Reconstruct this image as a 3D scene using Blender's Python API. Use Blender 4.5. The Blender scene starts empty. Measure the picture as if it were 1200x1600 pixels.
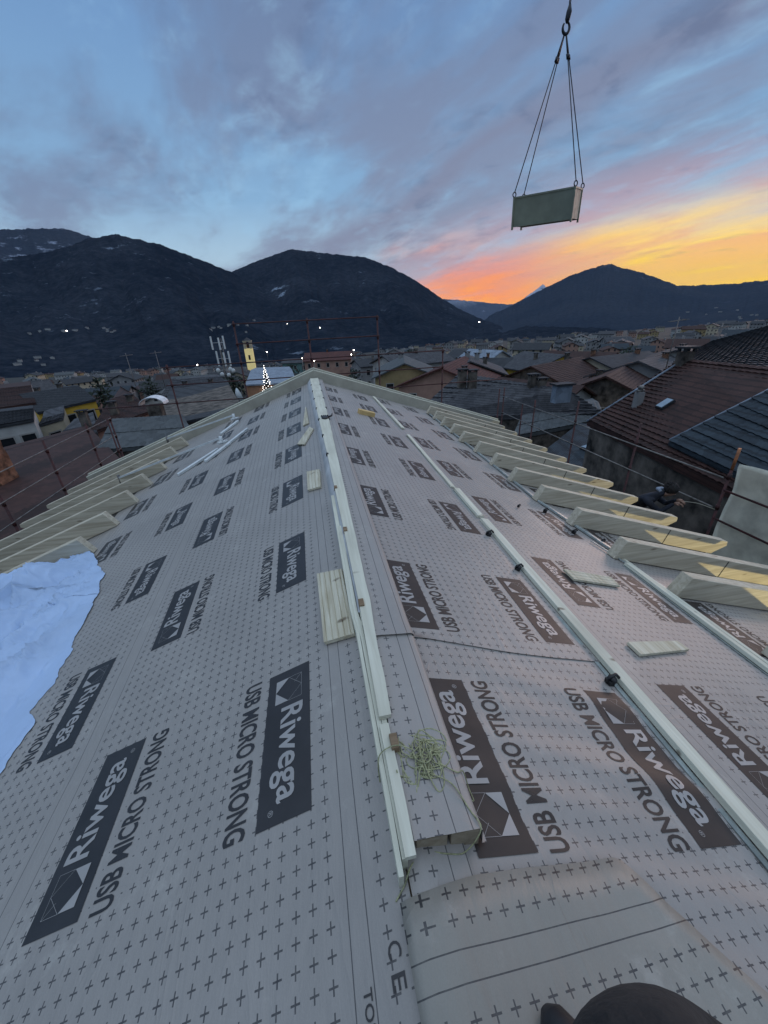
import bpy, bmesh, math, random
import numpy as np
from mathutils import Vector, Matrix, noise as mnoise
random.seed(7)
SC = bpy.context.scene
COL = SC.collection
R = math.radians
# ------------------------------------------------------------------ camera
U = 1.27
F = 602.59
YAW, PIT, ROL = R(-9.6176), R(26.4394), R(-2.5815)
CAMP = np.array([-.1149*U, 0, 1.1383*U])
AL, AR = R(20.287), R(18.4507)
_cy, _sy, _cp, _sp, _cr, _sr = math.cos(YAW), math.sin(YAW), math.cos(PIT), math.sin(PIT), math.cos(ROL), math.sin(ROL)
FW = np.array([-_sy*_cp, _cy*_cp, -_sp]); _r0 = np.array([_cy, _sy, 0]); _u0 = np.cross(_r0, FW)
RT = _r0*_cr+_u0*_sr; UP = _u0*_cr-_r0*_sr
cam_d = bpy.data.cameras.new('camera'); cam = bpy.data.objects.new('camera', cam_d); COL.objects.link(cam)
cam_d.sensor_fit = 'VERTICAL'; cam_d.sensor_height = 24; cam_d.lens = F/1600*24
cam_d.clip_start = .05; cam_d.clip_end = 40000
M = Matrix(((RT[0], UP[0], -FW[0], CAMP[0]), (RT[1], UP[1], -FW[1], CAMP[1]), (RT[2], UP[2], -FW[2], CAMP[2]), (0, 0, 0, 1)))
cam.matrix_world = M
SC.camera = cam
SC.render.resolution_x = 768; SC.render.resolution_y = 1024
SC.view_settings.view_transform = 'Standard'; SC.view_settings.look = 'None'
SC.view_settings.exposure = .25; SC.view_settings.gamma = 1

def ray(x, y):
    d = RT*(x-600)-UP*(y-800)+FW*F
    return d/np.linalg.norm(d)
def hz(x, y, z):                       # photo pixel -> point at height z
    d = ray(x, y); k = (z-CAMP[2])/d[2]; return CAMP+k*d
def ad(x, y, D):                       # photo pixel -> point at ground distance D
    d = ray(x, y); k = D/math.hypot(d[0], d[1]); return CAMP+k*d
def ang(x, y):
    d = ray(x, y); return math.atan2(d[0], d[1]), math.asin(d[2])

# ------------------------------------------------------------------ node helper
class NT:
    def __init__(s, tree): s.t = tree; s.n = tree.nodes; s.l = tree.links
    def new(s, typ, **kw):
        n = s.n.new(typ)
        for k, v in kw.items(): setattr(n, k, v)
        return n
    def put(s, sock, v):
        if isinstance(v, bpy.types.NodeSocket): s.l.new(v, sock)
        else: sock.default_value = v
    def m(s, op, a, b=0.0, c=None, clamp=False):
        n = s.n.new('ShaderNodeMath'); n.operation = op; n.use_clamp = clamp
        s.put(n.inputs[0], a); s.put(n.inputs[1], b)
        if c is not None: s.put(n.inputs[2], c)
        return n.outputs[0]
    def vm(s, op, a, b=(0, 0, 0)):
        n = s.n.new('ShaderNodeVectorMath'); n.operation = op
        s.put(n.inputs[0], a); s.put(n.inputs[1], b)
        return n.outputs['Value'] if op in ('DOT_PRODUCT', 'LENGTH') else n.outputs[0]
    def sep(s, v):
        n = s.n.new('ShaderNodeSeparateXYZ'); s.put(n.inputs[0], v); return n.outputs
    def comb(s, x, y, z=0.0):
        n = s.n.new('ShaderNodeCombineXYZ'); s.put(n.inputs[0], x); s.put(n.inputs[1], y); s.put(n.inputs[2], z); return n.outputs[0]
    def noise(s, v, scale, detail=3, rough=.5, dist=0, dim='3D'):
        n = s.n.new('ShaderNodeTexNoise'); n.noise_dimensions = dim
        s.put(n.inputs['Vector'], v); n.inputs['Scale'].default_value = scale
        n.inputs['Detail'].default_value = detail; n.inputs['Roughness'].default_value = rough
        n.inputs['Distortion'].default_value = dist
        return n.outputs['Fac']
    def ramp(s, f, stops, interp='LINEAR'):
        n = s.n.new('ShaderNodeValToRGB'); n.color_ramp.interpolation = interp
        s.put(n.inputs[0], f); e = n.color_ramp.elements
        while len(e) < len(stops): e.new(.5)
        for i, (p, c) in enumerate(stops):
            e[i].position = p; e[i].color = (c[0], c[1], c[2], 1) if not isinstance(c, (int, float)) else (c, c, c, 1)
        return n.outputs[0]
    def mix(s, f, a, b, mode='MIX'):
        n = s.n.new('ShaderNodeMix'); n.data_type = 'RGBA'; n.blend_type = mode
        s.put(n.inputs[0], f)
        for i, v in ((6, a), (7, b)):
            if isinstance(v, bpy.types.NodeSocket): s.l.new(v, n.inputs[i])
            else: n.inputs[i].default_value = (v[0], v[1], v[2], 1)
        return n.outputs[2]
    def sstep(s, v, lo, hi):
        n = s.n.new('ShaderNodeMapRange'); n.interpolation_type = 'SMOOTHSTEP'
        s.put(n.inputs[0], v); n.inputs[1].default_value = lo; n.inputs[2].default_value = hi
        return n.outputs[0]
def lin(r, g, b):
    f = lambda c: ((c/255+.055)/1.055)**2.4 if c > 10 else c/255/12.92
    return (f(r), f(g), f(b))

# ------------------------------------------------------------------ world: dusk sky after sunset
W = bpy.data.worlds.new('World'); SC.world = W; W.use_nodes = True
w = NT(W.node_tree); w.n.clear()
tc = w.new('ShaderNodeTexCoord'); dv = w.vm('NORMALIZE', tc.outputs['Generated'])
dx, dy, dz = w.sep(dv)
SUNAZ = R(56)
hl = w.m('SQRT', w.m('ADD', w.m('MULTIPLY', dx, dx), w.m('MULTIPLY', dy, dy)))
hl = w.m('MAXIMUM', hl, .001)
cdot = w.m('DIVIDE', w.m('ADD', w.m('MULTIPLY', dx, math.sin(SUNAZ)), w.m('MULTIPLY', dy, math.cos(SUNAZ))), hl)
azd = w.m('ARCCOSINE', w.m('MINIMUM', w.m('MAXIMUM', cdot, -1.0), 1.0))
zz = w.m('MAXIMUM', dz, 0.0)
inv = w.m('DIVIDE', 1.0, w.m('ADD', zz, .15))
px_, py_ = w.m('MULTIPLY', dx, inv), w.m('MULTIPLY', dy, inv)
ca, sa = math.cos(R(-19)), math.sin(R(-19))
cu = w.m('ADD', w.m('MULTIPLY', px_, sa), w.m('MULTIPLY', py_, ca))
cv = w.m('ADD', w.m('MULTIPLY', px_, ca), w.m('MULTIPLY', py_, -sa))
base = w.ramp(zz, [(0, lin(196, 210, 218)), (.10, lin(170, 196, 212)), (.22, lin(128, 166, 200)), (.45, lin(104, 140, 184)), (.75, lin(108, 140, 180)), (1, lin(120, 150, 185))])
# streaky cloud fields in the plane of the cloud layer
nA = w.noise(w.comb(w.m('MULTIPLY', cu, .42), w.m('MULTIPLY', cv, 1.0), 3.1), 1.15, 6, .58, .35)
nB = w.noise(w.comb(w.m('MULTIPLY', cu, .5), w.m('MULTIPLY', cv, 1.0), 9.7), 2.1, 6, .58, .35)
nC = w.noise(w.comb(w.m('MULTIPLY', cu, .22), w.m('MULTIPLY', cv, 1.0), 5.2), 2.2, 5, .55, .2)
nD = w.noise(w.comb(w.m('MULTIPLY', cu, .8), w.m('MULTIPLY', cv, 1.0), 1.7), 6.5, 5, .6, .3)
# sunset glow low over the far ridges: yellow near the sun's azimuth, red-orange away from it
nz = w.m('SUBTRACT', w.m('ADD', w.m('MULTIPLY', nB, .5), w.m('MULTIPLY', nC, .5)), .5)
D0 = w.m('SQRT', w.m('ADD', w.m('POWER', w.m('DIVIDE', azd, .95), 2.0), w.m('POWER', w.m('DIVIDE', zz, .26), 2.0)))
zt_ = w.m('ADD', zz, w.m('MULTIPLY', nz, .20))
gy = w.ramp(w.m('MULTIPLY', zt_, 2.0), [(0, lin(250, 196, 30)), (.12, lin(255, 212, 56)), (.20, lin(252, 214, 110)), (.30, lin(228, 200, 160)), (.44, lin(160, 168, 186))])
gr = w.ramp(w.m('MULTIPLY', zt_, 2.0), [(0, lin(255, 176, 58)), (.06, lin(252, 152, 78)), (.15, lin(232, 150, 126)), (.26, lin(190, 164, 168)), (.40, lin(140, 156, 184))])
glowc = w.mix(w.sstep(azd, .22, .56), gy, gr)
glowf = w.m('MULTIPLY', w.sstep(zt_, .23, .10), w.sstep(w.m('ADD', azd, w.m('MULTIPLY', nz, .8)), .92, .55))
cloudm = w.sstep(w.m('ADD', w.m('MULTIPLY', nA, .62), w.m('MULTIPLY', nB, .38)), .42, .57)
band = w.m('POWER', 2.718, w.m('MULTIPLY', w.m('POWER', w.m('DIVIDE', w.m('SUBTRACT', w.m('ADD', cv, w.m('MULTIPLY', w.m('SUBTRACT', nB, .5), .7)), 1.5), .22), 2.0), -1.0))
frontal = w.sstep(dy, -.1, .35)
band = w.m('MULTIPLY', band, frontal)
cloudm = w.m('MAXIMUM', w.m('MULTIPLY', cloudm, .78), w.m('MULTIPLY', band, .9))
ccol = w.ramp(w.m('MULTIPLY', D0, .5), [(0, lin(236, 176, 84)), (.18, lin(240, 172, 116)), (.28, lin(226, 150, 126)), (.38, lin(178, 146, 156)), (.5, lin(126, 130, 152)), (1, lin(104, 120, 150))])
lowfade = w.sstep(zz, .0, .14)
cloudm = w.m('MULTIPLY', cloudm, w.m('ADD', w.m('MULTIPLY', lowfade, .7), .3))
ccol = w.mix(w.m('MULTIPLY', w.sstep(w.m('ADD', w.m('MULTIPLY', nB, .5), w.m('MULTIPLY', nD, .5)), .50, .38), w.m('MULTIPLY', lowfade, .62)), ccol, lin(88, 98, 126))
sky = w.mix(glowf, base, glowc)
sky = w.mix(cloudm, sky, ccol)
# bright thin gaps where the blue shines through
gaps = w.m('MULTIPLY', w.m('MULTIPLY', w.sstep(w.m('ADD', w.m('MULTIPLY', nC, .5), w.m('MULTIPLY', nD, .5)), .52, .68), w.sstep(D0, .45, .9)), .34)
sky = w.mix(gaps, sky, lin(150, 192, 222))
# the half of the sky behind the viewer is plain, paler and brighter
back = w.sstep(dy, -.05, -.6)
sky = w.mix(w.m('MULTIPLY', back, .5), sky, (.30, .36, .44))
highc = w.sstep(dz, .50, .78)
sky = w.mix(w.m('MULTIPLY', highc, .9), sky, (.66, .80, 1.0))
gl = w.sstep(dz, -.02, .0)
sky = w.mix(gl, (.02, .025, .035), sky)
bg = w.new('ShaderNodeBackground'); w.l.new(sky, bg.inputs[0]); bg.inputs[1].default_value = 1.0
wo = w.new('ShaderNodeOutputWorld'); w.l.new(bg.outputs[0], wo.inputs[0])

# faint last warm light from where the sun went down
sd = bpy.data.lights.new('sun', 'SUN'); sd.energy = .62; sd.angle = R(25); sd.color = (1, .70, .62)
so = bpy.data.objects.new('sun', sd); COL.objects.link(so)
sv = Vector((math.sin(SUNAZ)*math.cos(R(7)), math.cos(SUNAZ)*math.cos(R(7)), math.sin(R(7))))
so.rotation_euler = sv.to_track_quat('Z', 'Y').to_euler()
# warm site lamp on the scaffold side, right of and behind the photographer
ld = bpy.data.lights.new('site_lamp', 'SPOT'); ld.energy = 480; ld.color = (1, .82, .38); ld.spot_size = R(50); ld.spot_blend = .35; ld.shadow_soft_size = .06
lo = bpy.data.objects.new('site_lamp', ld); COL.objects.link(lo);
lo.location = (6.35, -.6, -2.95)
lo.rotation_euler = (Vector(lo.location)-Vector((4.8, 3.6, -1.4))).to_track_quat('Z', 'Y').to_euler()

# ------------------------------------------------------------------ object helpers
def tag(o, label=None, cat=None, group=None, kind=None):
    if label: o['label'] = label
    if cat: o['category'] = cat
    if group: o['group'] = group
    if kind: o['kind'] = kind
    return o
def obj(name, me, mats=None, parent=None):
    if isinstance(me, bmesh.types.BMesh):
        m = bpy.data.meshes.new(name); me.to_mesh(m); me.free(); me = m
    o = bpy.data.objects.new(name, me); COL.objects.link(o)
    if mats is not None:
        for a in (mats if isinstance(mats, (list, tuple)) else [mats]): me.materials.append(a)
    if parent is not None:
        o.parent = parent
        if parent.type == 'EMPTY' or True:
            o.matrix_parent_inverse = parent.matrix_world.inverted() if False else Matrix.Translation(-Vector(parent.location)) if parent.parent is None else Matrix()
    return o
def empty(name, loc, label, cat, group=None, kind=None):
    o = bpy.data.objects.new(name, None); COL.objects.link(o); o.location = loc; o.empty_display_size = .1
    return tag(o, label, cat, group, kind)
# builders keep world coordinates; children of an Empty are offset by the Empty's place
def ob_w(name, bm, mats, parent=None):
    """mesh in world coordinates, parented without moving it"""
    m = bpy.data.meshes.new(name); bm.to_mesh(m); bm.free()
    o = bpy.data.objects.new(name, m); COL.objects.link(o)
    for a in (mats if isinstance(mats, (list, tuple)) else [mats]): m.materials.append(a)
    if parent is not None:
        top = parent; off = Vector((0, 0, 0))
        while top is not None: off += Vector(top.location); top = top.parent
        o.parent = parent; m.transform(Matrix.Translation(-off))
    return o
def shade(o, smooth=True):
    for p in o.data.polygons: p.use_smooth = smooth
    return o
def box(bm, p0, p1, mat=0, mtx=None):
    vs = [bm.verts.new((x, y, z)) for x in (p0[0], p1[0]) for y in (p0[1], p1[1]) for z in (p0[2], p1[2])]
    fs = [(0, 1, 3, 2), (4, 6, 7, 5), (0, 4, 5, 1), (2, 3, 7, 6), (0, 2, 6, 4), (1, 5, 7, 3)]
    for f in fs:
        fc = bm.faces.new([vs[i] for i in f]); fc.material_index = mat
    if mtx is not None: bmesh.ops.transform(bm, matrix=mtx, verts=vs)
    return vs
def hexa(bm, pts, mat=0):
    """eight points: bottom ring of four, top ring of four"""
    v = [bm.verts.new(p) for p in pts]
    for f in ((3, 2, 1, 0), (4, 5, 6, 7), (0, 1, 5, 4), (1, 2, 6, 5), (2, 3, 7, 6), (3, 0, 4, 7)):
        fc = bm.faces.new([v[i] for i in f]); fc.material_index = mat
    return v
def tube(bm, pts, r, n=8, mat=0, cap=True):
    pts = [Vector(p) for p in pts]; rings = []
    rr = r if isinstance(r, (list, tuple)) else [r]*len(pts)
    prev = None
    for i, p in enumerate(pts):
        d = (pts[min(i+1, len(pts)-1)]-pts[max(i-1, 0)]).normalized()
        if prev is None:
            a = d.orthogonal().normalized()
        else:
            a = (prev-d*prev.dot(d))
            a = a.normalized() if a.length > 1e-5 else d.orthogonal().normalized()
        prev = a; b = d.cross(a)
        rings.append([bm.verts.new(p+(a*math.cos(2*math.pi*k/n)+b*math.sin(2*math.pi*k/n))*rr[i]) for k in range(n)])
    for i in range(len(rings)-1):
        for k in range(n):
            f = bm.faces.new((rings[i][k], rings[i][(k+1) % n], rings[i+1][(k+1) % n], rings[i+1][k])); f.smooth = True; f.material_index = mat
    if cap:
        f = bm.faces.new(rings[0][::-1]); f.material_index = mat
        f = bm.faces.new(rings[-1]); f.material_index = mat
def blob(bm, c, rx, ry, rz, seg=12, rings=8, mat=0):
    r = bmesh.ops.create_uvsphere(bm, u_segments=seg, v_segments=rings, radius=1)
    for v in r['verts']:
        v.co = Vector((v.co.x*rx+c[0], v.co.y*ry+c[1], v.co.z*rz+c[2]))
        for f in v.link_faces: f.smooth = True; f.material_index = mat

# ------------------------------------------------------------------ materials
def mat(name, col, rough=.7, var=.15, scale=4, bump=0, metal=0, spec=.5, col2=None, stretch=None, emit=None, estr=0, detail=5, coords='Object'):
    m = bpy.data.materials.new(name); m.use_nodes = True; t = NT(m.node_tree)
    b = t.n['Principled BSDF']; b.inputs['Roughness'].default_value = rough; b.inputs['Metallic'].default_value = metal
    b.inputs['Specular IOR Level'].default_value = spec
    c = t.new('ShaderNodeTexCoord').outputs[coords]
    if stretch: c = t.vm('MULTIPLY', c, stretch)
    n = t.noise(c, scale, detail, .6)
    c2 = col2 or tuple(x*(1-var*2) for x in col)
    c1 = tuple(min(1, x*(1+var)) for x in col)
    t.l.new(t.ramp(n, [(.3, c2), (.7, c1)]), b.inputs['Base Color'])
    if bump:
        bn = t.new('ShaderNodeBump'); bn.inputs['Strength'].default_value = bump; bn.inputs['Distance'].default_value = .02
        t.l.new(n, bn.inputs['Height']); t.l.new(bn.outputs[0], b.inputs['Normal'])
    if emit:
        b.inputs['Emission Color'].default_value = (*emit, 1); b.inputs['Emission Strength'].default_value = estr
    return m
def wood_mat(name, c1, c2, stretch=(1.2, 26, 26), knots=True, rough=.62, obj_rand=True):
    m = bpy.data.materials.new(name); m.use_nodes = True; t = NT(m.node_tree)
    b = t.n['Principled BSDF']; b.inputs['Roughness'].default_value = rough; b.inputs['Specular IOR Level'].default_value = .25
    co = t.new('ShaderNodeTexCoord').outputs['Object']
    oi = t.new('ShaderNodeObjectInfo').outputs['Random']
    co = t.vm('ADD', co, t.comb(t.m('MULTIPLY', oi, 17.0), t.m('MULTIPLY', oi, 9.0), t.m('MULTIPLY', oi, 23.0)))
    g = t.noise(t.vm('MULTIPLY', co, stretch), 1.0, 6, .62, .6)
    g2 = t.noise(co, 1.6, 3, .5)
    col = t.mix(t.ramp(g, [(.36, 0), (.66, 1)]), c2, c1)
    col = t.mix(t.m('MULTIPLY', t.sstep(g2, .5, .75), .35), col, tuple(x*.6 for x in c2))
    if knots:
        vo = t.new('ShaderNodeTexVoronoi'); t.l.new(t.vm('MULTIPLY', co, (2.2, 7, 7)), vo.inputs['Vector']); vo.inputs['Scale'].default_value = 1.0
        k = t.sstep(vo.outputs['Distance'], .14, .05)
        col = t.mix(t.m('MULTIPLY', k, .8), col, (c2[0]*.22, c2[1]*.16, c2[2]*.12))
    if obj_rand:
        col = t.mix(t.m('MULTIPLY', oi, .25), col, tuple(x*.62 for x in c1))
    t.l.new(col, b.inputs['Base Color'])
    bn = t.new('ShaderNodeBump'); bn.inputs['Strength'].default_value = .35; bn.inputs['Distance'].default_value = .004
    t.l.new(g, bn.inputs['Height']); t.l.new(bn.outputs[0], b.inputs['Normal'])
    return m
SPRUCE = wood_mat('spruce_beam', (.62, .57, .45), (.40, .35, .26), (1.2, 26, 26))
SPRUCE_L = wood_mat('spruce_batten', (.72, .72, .60), (.56, .55, .44), (26, 1.2, 26))
SPRUCE_P = wood_mat('spruce_plank', (.68, .65, .52), (.44, .39, .27), (26, 1.6, 26))
WEATHER = wood_mat('weathered_block', (.30, .22, .14), (.18, .12, .07))
CUTBEAM = wood_mat('ridge_beam_wood', (.42, .36, .27), (.28, .23, .16), (26, 1.6, 26))
VERGE = mat('planed_verge_timber', (.40, .38, .31), .7, .10, 2.5, .1)
ZINC = mat('zinc_strip', (.42, .47, .46), .42, .18, 9, .15, .55)
BLACK = mat('black_rubber', (.012, .012, .014), .5)
WHITEMET = mat('white_metal', (.62, .66, .66), .4, .1, 6)
RUST = mat('scaffold_paint', (.060, .014, .014), .6, .35, 7, .2, .2, col2=(.022, .010, .010))
RUST2 = mat('scaffold_bare_pipe', (.40, .16, .07), .6, .3, 9, .2, .3)
PIPE = mat('galvanised_rail', (.20, .19, .18), .55, .3, 8, .1, .5)

CROSS = .0546
def membrane_mat(name, base, mottled=.08):
    m = bpy.data.materials.new(name); m.use_nodes = True; t = NT(m.node_tree)
    b = t.n['Principled BSDF']; b.inputs['Roughness'].default_value = .47; b.inputs['Specular IOR Level'].default_value = .6
    uv = t.new('ShaderNodeUVMap').outputs[0]
    u, v, _ = t.sep(uv)
    co = t.new('ShaderNodeTexCoord').outputs['Object']
    # distance along one cell, centred on the cross
    fu = t.m('ABSOLUTE', t.m('SUBTRACT', t.m('FRACT', t.m('ADD', t.m('DIVIDE', t.m('SUBTRACT', u, .116), CROSS), 20.5)), .5))
    fv = t.m('ABSOLUTE', t.m('SUBTRACT', t.m('FRACT', t.m('ADD', t.m('DIVIDE', t.m('SUBTRACT', v, .02), CROSS), 20.5)), .5))
    a1 = t.m('MULTIPLY', t.m('LESS_THAN', fu, .042), t.m('LESS_THAN', fv, .27))
    a2 = t.m('MULTIPLY', t.m('LESS_THAN', fv, .042), t.m('LESS_THAN', fu, .25))
    cr = t.m('MAXIMUM', a1, a2)
    # no crosses round the two edge lines, nor under the printed words
    def bandm(x, c, h): return t.m('LESS_THAN', t.m('ABSOLUTE', t.m('SUBTRACT', x, c)), h)
    edge = bandm(u, .197, .054)
    edge = t.m('MAXIMUM', edge, bandm(u, 1.60, .035))
    vp = t.m('MULTIPLY', t.m('FRACT', t.m('DIVIDE', t.m('ADD', v, 14.0), 1.4)), 1.4)
    txt = t.m('MULTIPLY', t.m('MAXIMUM', bandm(u, .634, .062), bandm(u, 1.155, .062)), bandm(vp, .343, .36))
    hide = t.m('MAXIMUM', edge, txt)
    cr = t.m('MULTIPLY', cr, t.m('SUBTRACT', 1.0, hide))
    ln = t.m('MAXIMUM', bandm(u, .169, .0016), bandm(u, .224, .0016))
    ln = t.m('MAXIMUM', ln, bandm(u, 1.572, .0014))
    ink = t.m('MAXIMUM', cr, ln)
    wear = t.noise(co, 60, 2, .6)
    ink = t.m('MULTIPLY', ink, t.m('ADD', .62, t.m('MULTIPLY', wear, .45)))
    n1 = t.noise(co, 1.4, 5, .6); n2 = t.noise(co, 240, 2, .7); n3 = t.noise(t.vm('MULTIPLY', co, (6, 1, 6)), 5, 5, .65)
    tone = t.ramp(t.m('ADD', t.m('MULTIPLY', n1, .55), t.m('ADD', t.m('MULTIPLY', n2, .25), t.m('MULTIPLY', n3, .2))), [(.35, tuple(x*(1-mottled*1.6) for x in base)), (.65, tuple(x*(1+mottled) for x in base))])
    dust = t.m('MULTIPLY', t.sstep(t.noise(co, 3.3, 7, .75), .54, .72), .30)
    tone = t.mix(dust, tone, (.55, .53, .48))
    t.l.new(t.mix(ink, tone, (.026, .026, .03)), b.inputs['Base Color'])
    bn = t.new('ShaderNodeBump'); bn.inputs['Strength'].default_value = .3; bn.inputs['Distance'].default_value = .002
    n4 = t.noise(t.vm('MULTIPLY', co, (5, 1.2, 5)), 1.6, 5, .55, .8)
    nc_ = t.noise(t.vm('MULTIPLY', co, (2.2, .9, 2.2)), 1.3, 3, .5, 1.2); crz = t.m('POWER', t.m('SUBTRACT', 1.0, t.m('ABSOLUTE', t.m('SUBTRACT', t.m('MULTIPLY', nc_, 2.0), 1.0))), 26.0)
    bn.inputs['Strength'].default_value = .6; bn.inputs['Distance'].default_value = .004
    t.l.new(t.m('ADD', t.m('MULTIPLY', n2, .12), t.m('ADD', t.m('MULTIPLY', n3, .6), t.m('ADD', t.m('MULTIPLY', n4, 3.2), t.m('MULTIPLY', crz, .45)))), bn.inputs['Height']); t.l.new(bn.outputs[0], b.inputs['Normal'])
    return m
MEMB = membrane_mat('membrane', (.305, .287, .266))
MEMB_P = membrane_mat('membrane_patch', (.275, .262, .228))
INK = mat('printed_ink', (.020, .019, .021), .42, .2, 5, 0, 0, .6)
INKB = mat('printed_ink_brown', (.038, .030, .026), .52, .2, 5, 0, 0, .4)
PALE = mat('unprinted_letter', (.33, .32, .31), .42, .06, 6, 0, 0, .7)

# ------------------------------------------------------------------ roof surface
ROOF0, ROOF1 = -4.0, 11.45
def P(side, s, t, h=0.0):
    a = AL if side == 'L' else AR; sg = -1 if side == 'L' else 1
    return Vector((sg*(s*math.cos(a)+h*math.sin(a)), t, -s*math.sin(a)+h*math.cos(a)))
def skew(side, w, off, t):
    k = .04 if side == 'L' else .0
    return (w+off)*(1+k*max(0, min(t, 7)-1.5))
def wrk(side, s, t):
    n = mnoise.noise(Vector((s*1.3, t*1.1, 3.7 if side == 'L' else 8.1)))*.006
    if side == 'R' and t < 1.6 and s > .22 and s < 1.5:
        am = min(1, (1.6-t)/.5)*min(1, (s-.22)/.25)*min(1, (1.5-s)/.25)
        n += am*(.010*math.sin(t*15+s*3.2)*(.5+.5*math.sin(s*5.1+t*2))+.004*math.sin(t*31+s*9))
    n += mnoise.noise(Vector((s*6, t*2.0, 1.7)))*.0015
    return n+.012
LIFT = {('L', 0): .006, ('L', 1): .003, ('L', 2): 0.0, ('R', 0): .006, ('R', 1): .003, ('R', 2): 0.0, ('R', 9): .0095}
def sheet(name, side, w0, w1, off, t0, t1, t0pat, pitch, lift, label, group, ds=.05, dt=.06, curl=None):
    bm = bmesh.new(); uvl = bm.loops.layers.uv.new('UVMap')
    ns = max(2, int((w1-w0)/ds)); nt = max(2, int((t1-t0)/dt)); g = []
    for j in range(nt+1):
        t = t0+(t1-t0)*j/nt; row = []
        for i in range(ns+1):
            w_ = w0+(w1-w0)*i/ns; s = skew(side, w_, off, t)
            tt = t
            if curl and j == 0: tt = t+curl(s)
            h = wrk(side, s, tt)+lift
            if curl: h += .003*max(0, 1-(t-t0)/.18)
            v = bm.verts.new(P(side, s, tt, h)); row.append((v, w_, (tt-t0pat)*1.4/pitch))
        g.append(row)
    for j in range(nt):
        for i in range(ns):
            q = [g[j][i], g[j][i+1], g[j+1][i+1], g[j+1][i]]
            if side == 'L': q = q[::-1]
            f = bm.faces.new([a[0] for a in q]); f.smooth = True
            for lp, a in zip(f.loops, q): lp[uvl].uv = (a[1], a[2])
    o = ob_w(name, bm, MEMB)
    tag(o, label, 'roofing sheet', group)
    return o
def text_mesh(body, offset=0.012, shear=0):
    c = bpy.data.curves.new('txt', 'FONT'); c.body = body; c.offset = offset; c.resolution_u = 3; c.shear = shear
    o = bpy.data.objects.new('txt', c); COL.objects.link(o)
    dg = bpy.context.evaluated_depsgraph_get(); me = bpy.data.meshes.new_from_object(o.evaluated_get(dg))
    vs = [(v.co.x, v.co.y) for v in me.vertices]; fs = [tuple(p.vertices) for p in me.polygons]
    bpy.data.objects.remove(o); bpy.data.curves.remove(c); bpy.data.meshes.remove(me)
    xs = [v[0] for v in vs]; ys = [v[1] for v in vs]
    return vs, fs, (min(xs), max(xs), min(ys), max(ys))
T_RIW = text_mesh('Riwega', .016); T_USB = text_mesh('USB MICRO STRONG', .022); T_REG = text_mesh('\u00ae', 0)
T_C = text_mesh('C', .008); T_E = text_mesh('E', .008); T_TOP = text_mesh('TOP SKIN', .01); T_SIX = text_mesh('6\u00b0', .01)
def put_text(bm, T, mp, u0, u1, v0, v1, matidx, flip=False):
    vs, fs, (a, b, c, d) = T
    nv = [bm.verts.new(mp(u0+(x-a)/(b-a)*(u1-u0), v0+(y-c)/(d-c)*(v1-v0))) for x, y in vs]
    for f in fs:
        try:
            fc = bm.faces.new([nv[i] for i in f]); fc.material_index = matidx
        except ValueError: pass
LG, WD = .686, .22
def logo(parent, side, mode, w0, off, tn, lift, brown=False, words=True):
    """printed rectangle, mark and lettering; u runs along the reading direction, v to the letter tops"""
    down = mode == 'down'
    def mp_at(h):
        def mp(u, v):           # u 0..LG, v 0..WD (rectangle) ; v<0 is below the rectangle
            if side == 'L': wv = (w0+WD-v) if down else (w0+v)
            else: wv = (w0+v) if down else (w0+WD-v)
            t = (tn+LG-u) if down else (tn+u)
            s = skew(side, wv, off, t)
            return P(side, s, t, wrk(side, s, t)+lift+h)
        return mp
    bm = bmesh.new(); m0 = mp_at(.0018); m1 = mp_at(.0034)
    NU, NV = 14, 5
    g = [[bm.verts.new(m0(LG*i/NU, WD*j/NV)) for j in range(NV+1)] for i in range(NU+1)]
    for i in range(NU):
        for j in range(NV): bm.faces.new((g[i][j], g[i+1][j], g[i+1][j+1], g[i][j+1])).smooth = True
    put_text(bm, T_RIW, m1, .215, .62, .042, .185, 1)
    put_text(bm, T_REG, m1, .632, .654, .045, .067, 1)
    # square mark: thin outline, two pale triangles
    s0, s1, q0, q1 = .052, .185, .042, .178
    def tri(*p):
        bm.faces.new([bm.verts.new(m1(s0+(s1-s0)*a, q0+(q1-q0)*b)) for a, b in p]).material_index = 1
    tri((0, 0), (.5, 0), (0, .5)); tri((1, 0), (1, .5), (.5, 0))
    def seg(a, b, wd=.0016):
        A = Vector((s0+(s1-s0)*a[0], q0+(q1-q0)*a[1])); B = Vector((s0+(s1-s0)*b[0], q0+(q1-q0)*b[1]))
        d = (B-A).normalized(); n = Vector((-d.y, d.x))*wd/2
        bm.faces.new([bm.verts.new(m1(*p)) for p in (A-n, B-n, B+n, A+n)]).material_index = 1
    for a, b in (((0, .5), (0, 1)), ((0, 1), (1, 1)), ((1, 1), (1, .5)), ((0, .5), (.5, 1)), ((.5, 1), (1, .5)), ((0, 1), (.3, .72))): seg(a, b, .0012)
    if words: put_text(bm, T_USB, mp_at(.0018), -.005, LG+.0, -.135, -.045, 2)
    bmesh.ops.recalc_face_normals(bm, faces=bm.faces)
    n_up = P(side, 0, 0, 1)-P(side, 0, 0, 0)
    for f in bm.faces:
        f.normal_update()
        if f.normal.dot(n_up) < 0: f.normal_flip()
    ink = INKB if brown else INK
    return ob_w('printed_logo', bm, [ink, PALE, ink], parent)

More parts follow.
